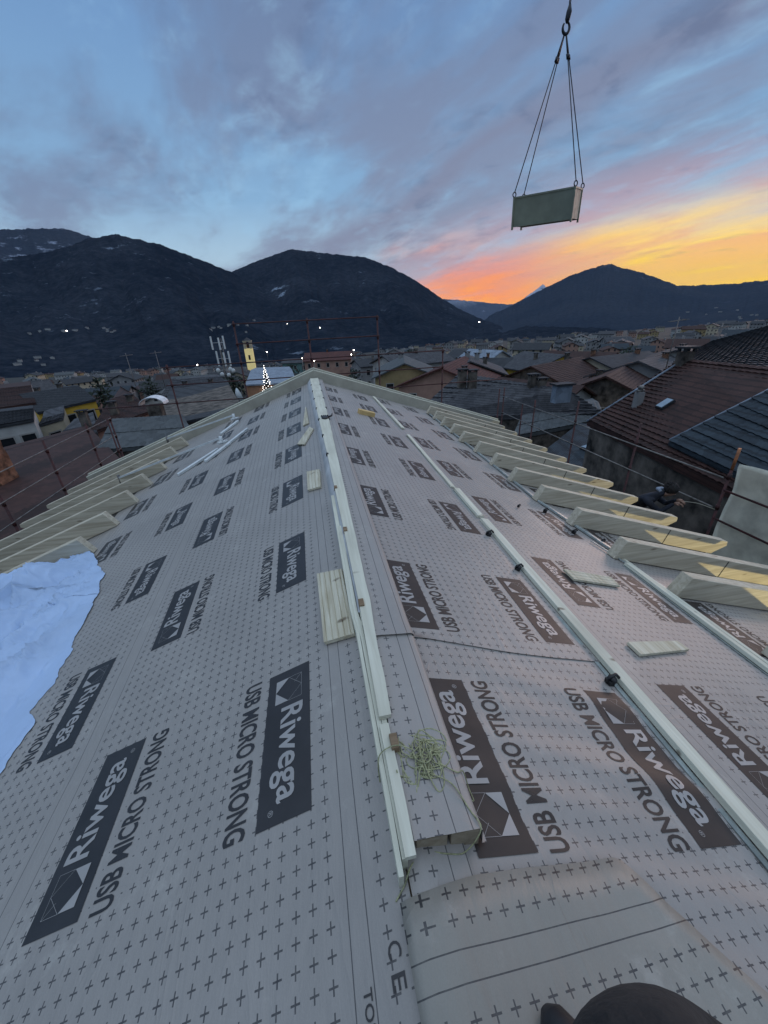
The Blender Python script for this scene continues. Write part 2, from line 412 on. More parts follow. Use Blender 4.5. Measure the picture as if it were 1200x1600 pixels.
GL = 'grey printed underlay rolls on the roof'
shL0 = sheet('roofing_membrane', 'L', .035, 1.63, 0, ROOF0, ROOF1, .79, 1.41, .006, 'grey printed roofing membrane on the left slope beside the ridge battens, three planks on it', GL)
shL1 = sheet('roofing_membrane', 'L', .06, 1.63, 1.44, ROOF0, ROOF1, .23, 1.455, .003, 'second strip of grey printed membrane down the left slope, half under the white tarp', GL)
shL2 = sheet('roofing_membrane', 'L', .10, 1.63, 2.88, ROOF0, ROOF1, .79, 1.41, .0, 'lowest strip of grey membrane on the left slope, under the rafter tails', GL)
cur = lambda s: .012*math.sin(s*5.0+.3)-.07*(s-.3)+.03
shR0 = sheet('roofing_membrane', 'R', .16, 1.66, -.136, ROOF0, 1.62, .532, 1.40, .006, 'wavy near sheet of printed membrane on the right slope, in front of the cross lap', GL, ds=.03, dt=.03)
shR9 = sheet('roofing_membrane', 'R', .16, 1.66, -.136, 1.44, ROOF1, 1.556, 1.405, .0095, 'long printed membrane right of the ridge, running from the cross lap to the gable', GL, ds=.04, dt=.04, curl=cur)
shR1 = sheet('roofing_membrane', 'R', .03, 1.66, 1.389, ROOF0, ROOF1, .59, 1.40, .003, 'pinkish printed membrane right of the long batten line, two loose offcuts on it', GL)
shR2 = sheet('roofing_membrane', 'R', .10, 1.66, 2.85, ROOF0, ROOF1, .532, 1.40, .0, 'lowest strip of printed membrane on the right slope, between the rafter tails', GL)
for n in range(8): logo(shL0, 'L', 'down', .331, 0, .80+1.40*n, .006)
for n in range(8): logo(shL0, 'L', 'up', 1.25, 0, .782+1.42*n, .006)
for n in range(8): logo(shL1, 'L', 'down', .331, 1.44, .19+1.455*n if n else .23, .003)
for n in range(1, 7): logo(shL1, 'L', 'up', 1.27, 1.44, .23+1.44*n, .003)
for n in range(2, 7): logo(shL2, 'L', 'down', .331, 2.88, .23+1.455*n, .0)
logo(shR0, 'R', 'up', .331, -.136, .532, .006, True); logo(shR0, 'R', 'down', 1.252, -.136, .50, .006, True)
for n in range(7):
    logo(shR9, 'R', 'up', .331, -.136, 1.556+1.41*n, .0095, True); logo(shR9, 'R', 'down', 1.252, -.136, 1.53+1.41*n, .0095, True)
for n in range(8):
    logo(shR1, 'R', 'up', .331, 1.389, .575+1.41*n, .003, True)
for n in range(-1, 8):
    logo(shR1, 'R', 'down', 1.25, 1.389, .525+1.40*n, .003, True)
for n in range(1, 8):
    logo(shR2, 'R', 'up', .331, 2.85, .2+1.40*n, .0, True)
# small printed words along the near edge of the left sheet
def small_print(parent, side, T, wv0, wv1, tt0, tt1, down, lift, off=0):
    def mp(u, v): 
        t = (tt1-u) if down else (tt0+u); wv = (wv1-v) if (side == 'L') == down else (wv0+v)
        s = skew(side, wv, off, t); return P(side, s, t, wrk(side, s, t)+lift+.0018)
    bm = bmesh.new(); put_text(bm, T, mp, 0, tt1-tt0, 0, wv1-wv0, 0)
    n_up = P(side, 0, 0, 1)-P(side, 0, 0, 0)
    for f in bm.faces:
        f.normal_update()
        if f.normal.dot(n_up) < 0: f.normal_flip()
    return ob_w('printed_words', bm, INK, parent)
small_print(shL0, 'L', T_C, .085, .122, .373, .405, True, .006)
small_print(shL0, 'L', T_E, .085, .122, .318, .348, True, .006)
small_print(shL0, 'L', T_TOP, .176, .20, .18, .345, True, .006)

# ------------------------------------------------------------------ our own building under the roof
DECK = mat('deck_boards', (.30, .24, .16), .7, .2, 3, .1)
RENDERW = mat('rough_render_wall', (.22, .20, .18), .9, .25, 2.5, .5)
bld = empty('building', (0, 3.7, -10.3), 'house being re-roofed, its two slopes laid with printed membrane', 'building')
bm = bmesh.new()
for sd_ in 'LR':
    se = 5.35 if sd_ == 'L' else 4.52
    a = [P(sd_, 0, ROOF0, .0), P(sd_, se, ROOF0, .0), P(sd_, se, ROOF1, .0), P(sd_, 0, ROOF1, .0)]
    b_ = [p-Vector((0, 0, .12)) for p in a]
    hexa(bm, b_+a)
bmesh.ops.recalc_face_normals(bm, faces=bm.faces)
ob_w('roof_deck', bm, DECK, bld)
bm = bmesh.new(); box(bm, (-4.85, ROOF0+.3, -11), (3.9, ROOF1-.35, -1.95))
vs = [(-4.85, -1.95), (3.9, -1.95), (0, -.14)]
for y in (ROOF0+.31, ROOF1-.36):
    bm.faces.new([bm.verts.new((x, y, z-.02)) for x, z in vs])
ob_w('wall', bm, RENDERW, bld)

# rafter tails standing on the membrane
def rafter(side, t, s0, s1, label, th=.12, H=.22, group='spruce rafters sticking out over the eaves', seam=True, slant=.05, h0=.022):
    bm = bmesh.new()
    prof = [(s0, h0), (s0+slant, h0+H), (s1, h0+H), (s1+.03, h0+H*.72), (s1-.16, h0)]
    A = [bm.verts.new(P(side, s, t-th/2, h)) for s, h in prof]; B = [bm.verts.new(P(side, s, t+th/2, h)) for s, h in prof]
    bm.faces.new(A); bm.faces.new(B[::-1])
    n = len(prof)
    for i in range(n): bm.faces.new((A[i], B[i], B[(i+1) % n], A[(i+1) % n]))
    bmesh.ops.recalc_face_normals(bm, faces=bm.faces)
    bmesh.ops.bevel(bm, geom=list(bm.edges), offset=.004, segments=1, affect='EDGES')
    loc = P(side, s0, t, h0)
    o = bpy.data.objects.new('rafter', bpy.data.meshes.new('rafter')); COL.objects.link(o)
    bmesh.ops.transform(bm, matrix=Matrix.Translation(-loc), verts=bm.verts)
    bm.to_mesh(o.data); bm.free(); o.data.materials.append(SPRUCE); o.location = loc
    tag(o, label, 'rafter', group)
    if seam:
        bm = bmesh.new(); sj = s0+1.55+random.uniform(-.05, .05)
        pts = [P(side, sj+a, t-th/2-.003, h) for a, h in ((0, h0-.005), (.012, h0-.005), (.012, h0+H*.98), (0, h0+H*.98))]
        q = [p+Vector((0, .006, 0)) for p in pts]
        hexa(bm, pts+q)
        bmesh.ops.recalc_face_normals(bm, faces=bm.faces)
        ob_w('joint', bm, BLACK, o)
    return o
ordn = ['nearest', 'second', 'third', 'fourth', 'fifth', 'sixth', 'seventh', 'eighth', 'ninth', 'tenth', 'eleventh', 'twelfth', 'thirteenth', 'fourteenth', 'fifteenth']
rt = [1.58, 2.37, 2.99, 3.75, 4.48, 5.23, 6.05, 6.85, 7.6, 8.4, 9.2, 10.0, 10.75]
for i, t in enumerate(rt):
    s0 = [3.22, 3.10, 2.93, 2.95, 2.9, 2.9, 2.97, 3.0, 2.97, 3.05, 3.1, 3.15, 3.2][i]
    rafter('R', t, s0, [5.9, 5.85, 5.75, 5.55, 5.45, 5.4, 5.6, 5.6, 5.65, 5.65, 5.7, 5.7, 5.7][i],
           '%s spruce rafter from the viewer on the right eave%s' % (ordn[i], ', its end lit yellow' if i < 7 else ''), group='rafters along the right eave')
lt = [3.3, 4.2, 5.08, 5.9, 6.78, 7.72, 8.63, 9.6, 10.5]
for i, t in enumerate(lt):
    s0 = [3.5, 3.42, 3.44, 3.48, 3.51, 3.6, 3.6, 3.62, 3.62][i]
    s1 = 6.9 if i > 2 else 6.6
    rafter('L', t, s0, s1, '%s spruce rafter from the viewer on the left eave%s' % (ordn[i], ', under the white tarp' if i < 2 else ''), group='rafters along the left eave', seam=False, H=.25, th=.11)

# verge beams at the far gable: each side one beam with a raised outer board
for sd_, word in (('L', 'left'), ('R', 'right')):
    e = empty('verge_beam', P(sd_, 3, 11.5, 0), 'long spruce verge beam closing the far gable, sloping down to the %s' % word, 'beam', 'verge beams of the far gable')
    for nm, t0, t1, h0, h1 in (('beam', 11.44, 11.54, .0, .26), ('outer_board', 11.585, 11.66, -.05, .30)):
        bm = bmesh.new(); s1 = 6.9 if sd_ == 'L' else 5.9
        pts = [P(sd_, .0, t0, h0), P(sd_, s1, t0, h0), P(sd_, s1, t1, h0), P(sd_, .0, t1, h0), P(sd_, .0, t0, h1), P(sd_, s1, t0, h1), P(sd_, s1, t1, h1), P(sd_, .0, t1, h1)]
        for k in (0, 3, 4, 7):
            pts[k].x = 0
        pts[0].z = pts[3].z = h0; pts[4].z = pts[7].z = h1*1.05
        hexa(bm, pts); bmesh.ops.recalc_face_normals(bm, faces=bm.faces)
        ob_w(nm, bm, VERGE, e)
        bm = bmesh.new(); q = [P(sd_, .0, t0, h1+.002), P(sd_, s1, t0, h1+.002), P(sd_, s1, t1, h1+.002), P(sd_, .0, t1, h1+.002)]
        q[0].x = q[3].x = 0; q[0].z = q[3].z = h1*1.05+.002
        hexa(bm, q+[p+Vector((0, 0, .022)) for p in q]); bmesh.ops.recalc_face_normals(bm, faces=bm.faces)
        ob_w('lit_top_strip', bm, SPRUCE_L, e)  # added pale strip that paints the brighter, sky-lit top edge

# ------------------------------------------------------------------ ridge
def ribbon(bm, fl, fr, zb, zt, t0, t1, n, mat=0, jit=0):
    """long board between x = fl(t) and fr(t)"""
    prev = None
    for i in range(n+1):
        t = t0+(t1-t0)*i/n; a, b = fl(t), fr(t)+jit*mnoise.noise(Vector((t*5, 0, 2)))
        q = [bm.verts.new((a, t, zb(a, t))), bm.verts.new((b, t, zb(b, t))), bm.verts.new((b, t, zt(b, t))), bm.verts.new((a, t, zt(a, t)))]
        if prev:
            for k in range(4):
                f = bm.faces.new((prev[k], prev[(k+1) % 4], q[(k+1) % 4], q[k])); f.material_index = mat
        else: bm.faces.new(q[::-1]).material_index = mat
        prev = q
    bm.faces.new(prev).material_index = mat
    bmesh.ops.recalc_face_normals(bm, faces=bm.faces)
tR, tL = math.tan(AR), math.tan(AL)
slope = lambda x: (-x*tR if x > 0 else x*tL)
# two ridge beams side by side under the membrane strip
for nm, xa, xb, lab in (('ridge_beam', .004, .1, 'left one of two short-ended ridge beams under the membrane strip'), ('ridge_beam', .113, .205, 'right one of the two ridge beams under the membrane strip, nearest the printed sheet')):
    bm = bmesh.new()
    ribbon(bm, lambda t: xa, lambda t: xb, lambda x, t: slope(x)+.018, lambda x, t: .062-.11*x, .57, 11.3, 4)
    tag(ob_w(nm, bm, CUTBEAM), lab, 'beam', 'ridge beams')
def interp(xs, ys): return lambda t: float(np.interp(t, xs, ys))
bl = interp([.5, .86, 1.7, 2.5, 4.2, 7, 11], [-.046, -.038, -.024, -.028, -.041, -.08, -.12])
br = interp([.5, 1.0, 1.7, 3.0, 3.7, 6, 8, 11], [-.004, .012, .036, .052, .059, .084, .092, .10])
bm = bmesh.new(); ribbon(bm, bl, br, lambda x, t: .066, lambda x, t: .088, .97, 11.36, 60, jit=.008)
rb = tag(ob_w('ridge_board', bm, SPRUCE_L), 'pale spruce board running the whole length of the ridge', 'board')
bm = bmesh.new(); ribbon(bm, lambda t: -.040, lambda t: -.006, lambda x, t: .066, lambda x, t: .084, .53, .94, 6, jit=.004)
tag(ob_w('ridge_board', bm, SPRUCE_L), 'short narrow near end piece of the ridge board, beside the cord heap', 'board')
for k, (x0, x1, z0, z1, ta, tb, word) in enumerate([(-.066, -.050, .012, .06, .50, 3.2, 'lower outer'), (-.048, -.030, .02, .064, .535, 2.6, 'middle'), (-.028, -.008, .02, .064, .555, 2.2, 'inner')]):
    bm = bmesh.new(); ribbon(bm, lambda t: x0-.012*(t > 1.5), lambda t: x1, lambda x, t: z0-.02, lambda x, t: z1, ta, tb, 14, jit=.003)
    tag(ob_w('ridge_batten', bm, SPRUCE_L), '%s batten of the three packed along the left side of the ridge' % word, 'batten', 'battens packed along the ridge')
# folded membrane hem left of the far ridge board
bm = bmesh.new(); uvl = bm.loops.layers.uv.new('UVMap'); prev = None
for i in range(90):
    t = 1.6+9.75*i/89; xl = np.interp(t, [1.6, 3, 5, 11], [-.074, -.085, -.105, -.215])+.006*mnoise.noise(Vector((t*2, 1, 1)))
    q = [(xl, slope(xl)+.019), (xl+.012, slope(xl)+.05), (bl(t)-.012, .064), (bl(t)+.02, .0655)]
    q = [bm.verts.new((x, t, z)) for x, z in q]
    if prev:
        for k in range(3):
            f = bm.faces.new((prev[k], prev[k+1], q[k+1], q[k])); f.smooth = True
            for lp, uvv in zip(f.loops, ((.25, 0), (.26, 0), (.26, .01), (.25, .01))): lp[uvl].uv = uvv
    prev = q
HEM = mat('membrane_underside', (.42, .44, .45), .6, .12, 4)
tag(ob_w('membrane_hem', bm, HEM), 'plain pale hem of folded membrane on the left of the ridge board', 'membrane edge')
# strips laid over the ridge beams
def ridge_strip(t0, t1, dz, label, fl=0):
    bm = bmesh.new(); uvl = bm.loops.layers.uv.new('UVMap'); prev = None; n = int((t1-t0)/.05)
    wob = lambda t: .004*mnoise.noise(Vector((t*3, 4, dz*900)))
    for i in range(n+1):
        t = t0+(t1-t0)*i/n
        e = .008*max(0, 1-(t-t0)/.1) if fl else 0
        pr = [(-.004, .0655), (.05, .0640), (.1, .0555), (.15, .0490), (.200, .0432), (.212+wob(t), .030), (.216+wob(t), slope(.216)+.024), (.232+wob(t), slope(.232)+.0255)]
        q = []
        acc = .04
        for k, (x, z) in enumerate(pr):
            q.append((bm.verts.new((x, t, z+dz+e+(.0018*mnoise.noise(Vector((x*14, t*9, 5))) if k < 5 else 0))), .044+x if k < 5 else .24+.004*k, t*1.0))
        if prev:
            for k in range(len(q)-1):
                c4 = (prev[k], prev[k+1], q[k+1], q[k])
                f = bm.faces.new([a[0] for a in c4]); f.smooth = True
                for lp, a in zip(f.loops, c4): lp[uvl].uv = (a[1], a[2])
        prev = q
    bmesh.ops.recalc_face_normals(bm, faces=bm.faces)
    o = ob_w('membrane_strip', bm, MEMB); return tag(o, label, 'roofing sheet', 'strips of membrane over the ridge beams')
rs0 = ridge_strip(.565, 1.50, .003, 'short near strip of membrane over the ridge beams, cord heap lying on it', 1)
rs1 = ridge_strip(1.40, 11.3, .0065, 'long strip of membrane over the ridge, from the near lap to the gable', 1)
# turned sheet laid across the ridge at the viewer's feet
bm = bmesh.new(); uvl = bm.loops.layers.uv.new('UVMap'); g = []
NS, NN = 40, 16
for i in range(NS+1):
    s = -.062+(1.02+.062)*i/NS; row = []
    far = float(np.interp(s, [-.06, .15, .69, .84, 1.02], [.462, .487, .492, .27, -.02]))
    for j in range(NN+1):
        t = far-(far+.9)*j/NN
        h = .026+.012*mnoise.noise(Vector((s*4, t*4, 2)))+.012*abs(mnoise.noise(Vector((s*2+t*3, t*7-s*3, 2))))
        sd_ = 'R' if s > 0 else 'L'; h += .014*max(0, 1-j/3.0)*(.35+.65*abs(math.sin(s*5.5)))+.02*max(0, (s-.55)/.4)*max(0, 1-j/6.0); p = P(sd_, abs(s), t, h+wrk(sd_, abs(s), t)-.012)
        if abs(s) < .05: p.z -= .01*(1-abs(s)/.05)
        line = .345+.045*s
        row.append((bm.verts.new(p), .169+(line-t), s+.9))
    g.append(row)
for i in range(NS):
    for j in range(NN):
        q = [g[i][j], g[i][j+1], g[i+1][j+1], g[i+1][j]][::-1]
        f = bm.faces.new([a[0] for a in q]); f.smooth = True
        for lp, a in zip(f.loops, q): lp[uvl].uv = (a[1], a[2])
bm.normal_update()
print('OFFCUT NZ', sum(f.normal.z for f in bm.faces)/len(bm.faces))
bmesh.ops.solidify(bm, geom=list(bm.faces), thickness=.0015)
tag(ob_w('membrane_offcut', bm, MEMB_P), 'crosswise olive-grey offcut of printed membrane over the ridge at the bottom edge', 'roofing sheet')
# strip going under it between the beam end and the offcut
bm = bmesh.new(); uvl = bm.loops.layers.uv.new('UVMap'); g = []
for j in range(9):
    t = .40+.30*j/8; row = []
    for i in range(9):
        x = -.035+.19*i/8; row.append((bm.verts.new((x, t, slope(x)+.026+.003*mnoise.noise(Vector((x*9, t*9, 1))))), .08+x*.95, t))
    g.append(row)
for j in range(8):
    for i in range(8):
        q = [g[j][i], g[j][i+1], g[j+1][i+1], g[j+1][i]]
        f = bm.faces.new([a[0] for a in q]); f.smooth = True
        for lp, a in zip(f.loops, q): lp[uvl].uv = (a[1], a[2])
tag(ob_w('membrane_strip', bm, MEMB), 'bluish tongue of membrane coming out under the cut beam ends', 'roofing sheet')
# little spacer blocks in the groove, clips along the far board
for k, (x, y) in enumerate([(615, 1160), (564, 943), (539, 828), (524, 762)]):
    p = hz(x, y, .085); bm = bmesh.new(); box(bm, (p[0]-.012, p[1]-.028, .05), (p[0]+.016, p[1]+.028, .098))
    bmesh.ops.bevel(bm, geom=list(bm.edges), offset=.002, segments=1, affect='EDGES')
    tag(ob_w('spacer_block', bm, WEATHER), '%s brown spacer block in the groove beside the ridge board, counted from the cord' % ['first', 'second', 'third', 'fourth'][k], 'wood block', 'spacer blocks along the ridge')
for k, t in enumerate([4.35, 5.2, 6.2, 7.1, 8.1, 9.1, 10.1]):
    for sx, fn, wd in ((-1, bl, 'left'), (1, br, 'right')):
        if sx == 1 and k < 2: continue
        bm = bmesh.new(); x = fn(t); box(bm, (x-.014, t-.02, .06), (x+.014, t+.02, .098))
        bmesh.ops.bevel(bm, geom=list(bm.edges), offset=.003, segments=1, affect='EDGES')
        tag(ob_w('batten_clip', bm, BLACK), 'small dark clip on the %s edge of the ridge board, %s towards the gable' % (wd, ordn[k]), 'clip', 'clips along the far ridge board')
# black glove lying on the board
bm = bmesh.new(); c = Vector((.03, 6.25, .10))
blob(bm, c, .06, .11, .022); 
for k in range(4): tube(bm, [c+Vector((-.045+.03*k, .08, .0)), c+Vector((-.05+.032*k, .12, -.002)), c+Vector((-.05+.033*k, .16, -.006))], [.015, .014, .009], 7)
tube(bm, [c+Vector((.05, -.02, .004)), c+Vector((.11, .03, .01)), c+Vector((.12, .08, .03))], [.016, .014, .01], 7)
gv = empty('work_glove', (0, 0, 0), 'black work glove dropped on the ridge board far up', 'glove'); 
ob_w('glove_body', bm, BLACK, gv)

# ------------------------------------------------------------------ cord heap
CORD = mat('green_cord', (.36, .37, .21), .75, .25, 90, .2)
bm = bmesh.new(); rnd = random.Random(11)
def strand(pts, r=.0021, sub=6):
    P4 = [Vector(p) for p in pts]; out = []
    for i in range(len(P4)-1):
        a, b, c, d = P4[max(i-1, 0)], P4[i], P4[i+1], P4[min(i+2, len(P4)-1)]
        for k in range(sub):
            u = k/sub
            out.append(.5*((2*b)+(c-a)*u+(2*a-5*b+4*c-d)*u*u+(3*b-a-3*c+d)*u**3))
    out.append(P4[-1]); tube(bm, out, r, 6)
cx, cyy = .082, .80
for ln_ in range(6):
    pts = []; a = rnd.uniform(0, 6.28); mx = cx+rnd.uniform(-.03, .03); my = cyy+rnd.uniform(-.03, .03); rr = rnd.uniform(.02, .05); sg = rnd.choice([-1, 1])
    for k in range(30):
        if k % 7 == 0: mx = cx+rnd.uniform(-.075, .075); my = cyy+rnd.uniform(-.05, .05); rr = rnd.uniform(.012, .06); sg *= rnd.choice([-1, 1, 1]); el = rnd.uniform(.5, 1.5)
        a += sg*rnd.uniform(.55, 1.15)
        x = mx+rr*math.cos(a)*el; y = my+rr*math.sin(a)/el*1.1
        d_ = math.hypot(x-cx, (y-cyy)/1.2)
        z = .064-.11*max(x, 0)+.004+rnd.random()*.034*max(.06, 1-d_/.085)
        if x < -.004: z = max(z, .093)
        pts.append((min(x, .205), y, z))
    strand(pts)
strand([(.14, .77, .062), (.19, .735, .052), (.215, .74, .04), (.232, .72, -.03), (.24, .69, -.055), (.225, .70, -.05)])
strand([(.10, .74, .066), (.16, .70, .058), (.19, .62, .052), (.205, .565, .050), (.15, .545, -.015), (.09, .548, -.002), (.03, .56, .01), (-.02, .535, .02), (-.05, .50, .008), (-.082, .475, -.008)])
strand([(-.07, .79, -.008), (-.062, .83, .075), (.0, .84, .1), (.06, .82, .085)])
tag(ob_w('cord_heap', bm, CORD), 'tangled heap of pale green cord lying on the near end of the ridge', 'cord')

# ------------------------------------------------------------------ planks and offcuts on the membrane
def slab(name, side, corners, th, label, cat, m, grooves=0, group=None, lift=.024, stepn=0):
    """board given by its four corners (s,t) on the slope"""
    bm = bmesh.new(); A, B, C_, D_ = [Vector(c) for c in corners]   # A-B long axis start edge, D-C far
    n = max(1, grooves*8)
    for i in range(n):
        pass
    low = []; hi = []
    K = n
    for i in range(K+1):
        f = i/K; a = A.lerp(B, f); d = D_.lerp(C_, f)
        gz = th-(.3*th if (grooves and i % 8 == 4) else 0)
        hi.append((bm.verts.new(P(side, a.x, a.y, lift+gz)), bm.verts.new(P(side, d.x, d.y, lift+gz))))
        low.append((bm.verts.new(P(side, a.x, a.y, lift)), bm.verts.new(P(side, d.x, d.y, lift))))
    for i in range(K):
        bm.faces.new((hi[i][0], hi[i+1][0], hi[i+1][1], hi[i][1])); bm.faces.new((low[i][0], low[i][1], low[i+1][1], low[i+1][0]))
        bm.faces.new((low[i][0], low[i+1][0], hi[i+1][0], hi[i][0])); bm.faces.new((low[i][1], hi[i][1], hi[i+1][1], low[i+1][1]))
    bm.faces.new((low[0][0], hi[0][0], hi[0][1], low[0][1])); bm.faces.new((low[K][0], low[K][1], hi[K][1], hi[K][0]))
    bmesh.ops.recalc_face_normals(bm, faces=bm.faces)
    return tag(ob_w(name, bm, m), label, cat, group)
slab('grooved_plank', 'L', [(.232, 1.535), (.062, 1.50), (.076, 2.10), (.249, 2.17)], .022, 'longest grooved pale plank lying left of the ridge, nearest the viewer', 'plank', SPRUCE_P, 5)
slab('grooved_plank', 'L', [(.298, 3.69), (.155, 3.62), (.148, 4.13), (.302, 4.24)], .022, 'small grooved pale plank left of the ridge, just beyond the long one', 'plank', SPRUCE_P, 4)
slab('plank_offcut', 'L', [(.44, 5.60), (.33, 5.42), (.17, 6.05), (.23, 6.3)], .02, 'pointed pale offcut lying across a logo left of the ridge', 'offcut', SPRUCE_P)
slab('plank_offcut', 'L', [(.35, 6.6), (.24, 6.6), (.28, 8.1), (.29, 8.1)], .02, 'thin wedge-shaped offcut lying high up left of the ridge', 'offcut', SPRUCE_P)
slab('grooved_plank', 'R', [(1.937, 2.48), (1.937, 2.33), (2.44, 2.33), (2.462, 2.47)], .018, 'grooved plank offcut lying over a logo on the right slope', 'plank', SPRUCE_P, 3)
slab('plank_offcut', 'R', [(1.80, 1.585), (1.806, 1.475), (2.35, 1.57), (2.328, 1.65)], .02, 'plain pale plank offcut on the right slope nearest the viewer', 'offcut', SPRUCE_P)
bm = bmesh.new(); box(bm, (-.17, -.07, 0), (.17, .07, .09)); bmesh.ops.bevel(bm, geom=list(bm.edges), offset=.004, segments=1, affect='EDGES')
bmesh.ops.transform(bm, matrix=Matrix.Translation(P('R', .95, 7.9, .02)) @ Matrix.Rotation(AR, 4, 'Y') @ Matrix.Rotation(R(8), 4, 'Z'), verts=bm.verts)
YEL = wood_mat('yellow_block', (.66, .48, .22), (.55, .38, .16)); tag(ob_w('wood_block', bm, YEL), 'yellowish wooden block standing alone far up the right slope', 'wood block')

# ------------------------------------------------------------------ batten lines on the right slope
def batten(side, a, b, wd, th, label, m=SPRUCE_L, zinc=None, group='battens laid along the right slope', lift=.024, name='batten', cat='batten'):
    n = max(2, int(abs(b[1]-a[1])/.25)); bm = bmesh.new(); prev = None
    for i in range(n+1):
        f = i/n; s = a[0]+(b[0]-a[0])*f+.004*mnoise.noise(Vector((f*7, a[0], a[1]))); t = a[1]+(b[1]-a[1])*f
        q = [bm.verts.new(P(side, s+dx_, t, h)) for dx_, h in ((-wd/2, lift), (wd/2, lift), (wd/2, lift+th), (-wd/2, lift+th))]
        if prev:
            for k in range(4): bm.faces.new((prev[k], prev[(k+1) % 4], q[(k+1) % 4], q[k]))
        else: bm.faces.new(q[::-1])
        prev = q
    bm.faces.new(prev); bmesh.ops.recalc_face_normals(bm, faces=bm.faces)
    bmesh.ops.bevel(bm, geom=[e for e in bm.edges if len(e.link_faces) == 2 and e.calc_face_angle(0) > .8], offset=.002, segments=1, affect='EDGES')
    o = tag(ob_w(name, bm, m), label, cat, group)
    if zinc:
        bm = bmesh.new()
        q = [P(side, a[0]-wd/2-zinc, a[1], lift-.008), P(side, a[0]-wd/2-.003, a[1], lift-.008), P(side, b[0]-wd/2-.003, b[1], lift-.008), P(side, b[0]-wd/2-zinc, b[1], lift-.008)]
        q2 = [p+Vector((0, 0, .006)) for p in q]
        hexa(bm, q+q2); bmesh.ops.recalc_face_normals(bm, faces=bm.faces)
        ob_w('edge_strip', bm, ZINC, o)
    return o
batten('R', (1.40, -.5), (1.525, 3.3), .09, .03, 'long pale batten of the middle line, its near end leaving the picture', zinc=.035)
batten('R', (1.515, 3.36), (1.54, 4.15), .08, .03, 'short pale batten in the middle line, beyond the black clamp', zinc=.02)
batten('R', (1.52, 4.2), (1.60, 6.85), .06, .02, 'thin batten of the middle line, before the gap halfway up')
batten('R', (1.63, 7.35), (1.66, 11.1), .07, .03, 'farthest batten of the middle line, ending near the gable')
batten('R', (3.08, 3.15), (2.93, 4.4), .05, .025, 'thin batten along the feet of the right rafters, nearer piece', ZINC)
batten('R', (2.93, 4.45), (3.25, 10.6), .05, .025, 'thin batten along the feet of the right rafters, long farther piece', ZINC)
batten('R', (2.97, .3), (2.99, 2.82), .06, .03, 'left batten of the loose pair beside the nearest right rafter', zinc=.02)
batten('R', (3.09, .3), (3.05, 2.92), .045, .022, 'right batten of the loose pair beside the nearest right rafter')
slab('thin_lath', 'R', [(2.90, 3.28), (2.92, 3.26), (3.12, 2.4), (3.10, 2.4)], .012, 'thin lath lying slanted at the head of the batten pair', 'lath', ZINC, lift=.03)
def clamp(px, py, label, sc=1.0):
    d = ray(px, py); n = np.array([math.sin(AR), 0, math.cos(AR)]); k = (.05-CAMP@n)/(d@n); p = Vector(CAMP+k*d)
    bm = bmesh.new(); blob(bm, p, .022*sc, .03*sc, .02*sc, 9, 6)
    tube(bm, [p+Vector((-.03, 0, -.02))*sc, p+Vector((-.028, 0, .015))*sc, p+Vector((.02, .005, .026))*sc, p+Vector((.04, 0, .0))*sc], .009*sc, 6)
    box(bm, (p.x-.03*sc, p.y-.02*sc, p.z-.035*sc), (p.x+.005*sc, p.y+.02*sc, p.z-.0*sc))
    e = empty('batten_clamp', p, label, 'clamp', 'small black clamps on the battens'); ob_w('clamp_body', bm, BLACK, e)
clamp(957, 1061, 'largest black clamp on the long middle batten, at the cross lap')
clamp(811, 886, 'black clamp halfway up the long middle batten', .9)
clamp(765, 833, 'dark clamp at the far end of the long middle batten', 1.0)
clamp(853, 797, 'black clamp on the thin batten by the right rafters, upper one', .9)
clamp(898, 830, 'black clamp on the thin batten by the right rafters, lower one', .9)
clamp(942, 845, 'small black clamp beside the end of the thin batten, next to a rafter', .8)
clamp(811, 790, 'tiny black hook standing alone on the right membrane', .6)

# ------------------------------------------------------------------ white braces lying on the left slope
def brace(p_out, p_in, label, tails):
    e = empty('roof_brace', p_in, label, 'brace', 'white metal braces on the left slope')
    bm = bmesh.new(); a, b = Vector(p_out), Vector(p_in); 
    d = (b-a).normalized(); n = d.cross(Vector((0, 0, 1))).normalized()*.022; u = Vector((0, 0, .018))
    hexa(bm, [a-n-u, b-n-u, b+n-u, a+n-u, a-n+u, b-n+u, b+n+u, a+n+u]); bmesh.ops.recalc_face_normals(bm, faces=bm.faces)
    ob_w('bar', bm, WHITEMET, e)
    bm = bmesh.new(); tube(bm, [a+Vector((0, 0, -.16)), a+Vector((0, 0, .06))], .03, 8); ob_w('end_bracket', bm, PIPE, e)
    bm = bmesh.new(); tube(bm, [b+Vector((0, 0, -.12)), b+Vector((0, 0, .03))], .035, 8)
    tube(bm, [b+Vector((-.05, -.1, -.08)), b+Vector((.08, .12, -.1))], .03, 8); ob_w('hinge', bm, WHITEMET, e)
    for (s_, t_, s2, t2, wd) in tails:
        bm = bmesh.new(); A, B = P('L', s_, t_, .05), P('L', s2, t2, .06); d = (B-A).normalized(); n = d.cross(Vector((0, 0, 1))).normalized()*wd*.6; u = Vector((0, 0, .02))
        hexa(bm, [A-n-u, B-n-u, B+n-u, A+n-u, A-n+u, B-n+u, B+n+u, A+n+u]); bmesh.ops.recalc_face_normals(bm, faces=bm.faces)
        ob_w('strut', bm, WHITEMET, e)
brace(P('L', 4.55, 8.6, .27), P('L', 2.05, 7.95, .22), 'nearer white metal brace from the rafters to the left membrane', [(2.9, 7.3, 2.2, 7.9, .05), (2.35, 7.35, 1.95, 7.95, .05), (2.05, 7.9, 1.65, 8.6, .04)])
brace(P('L', 4.2, 11.0, .33), P('L', 2.2, 10.4, .22), 'farther white metal brace close to the far gable', [(2.5, 9.6, 2.15, 10.3, .05)])

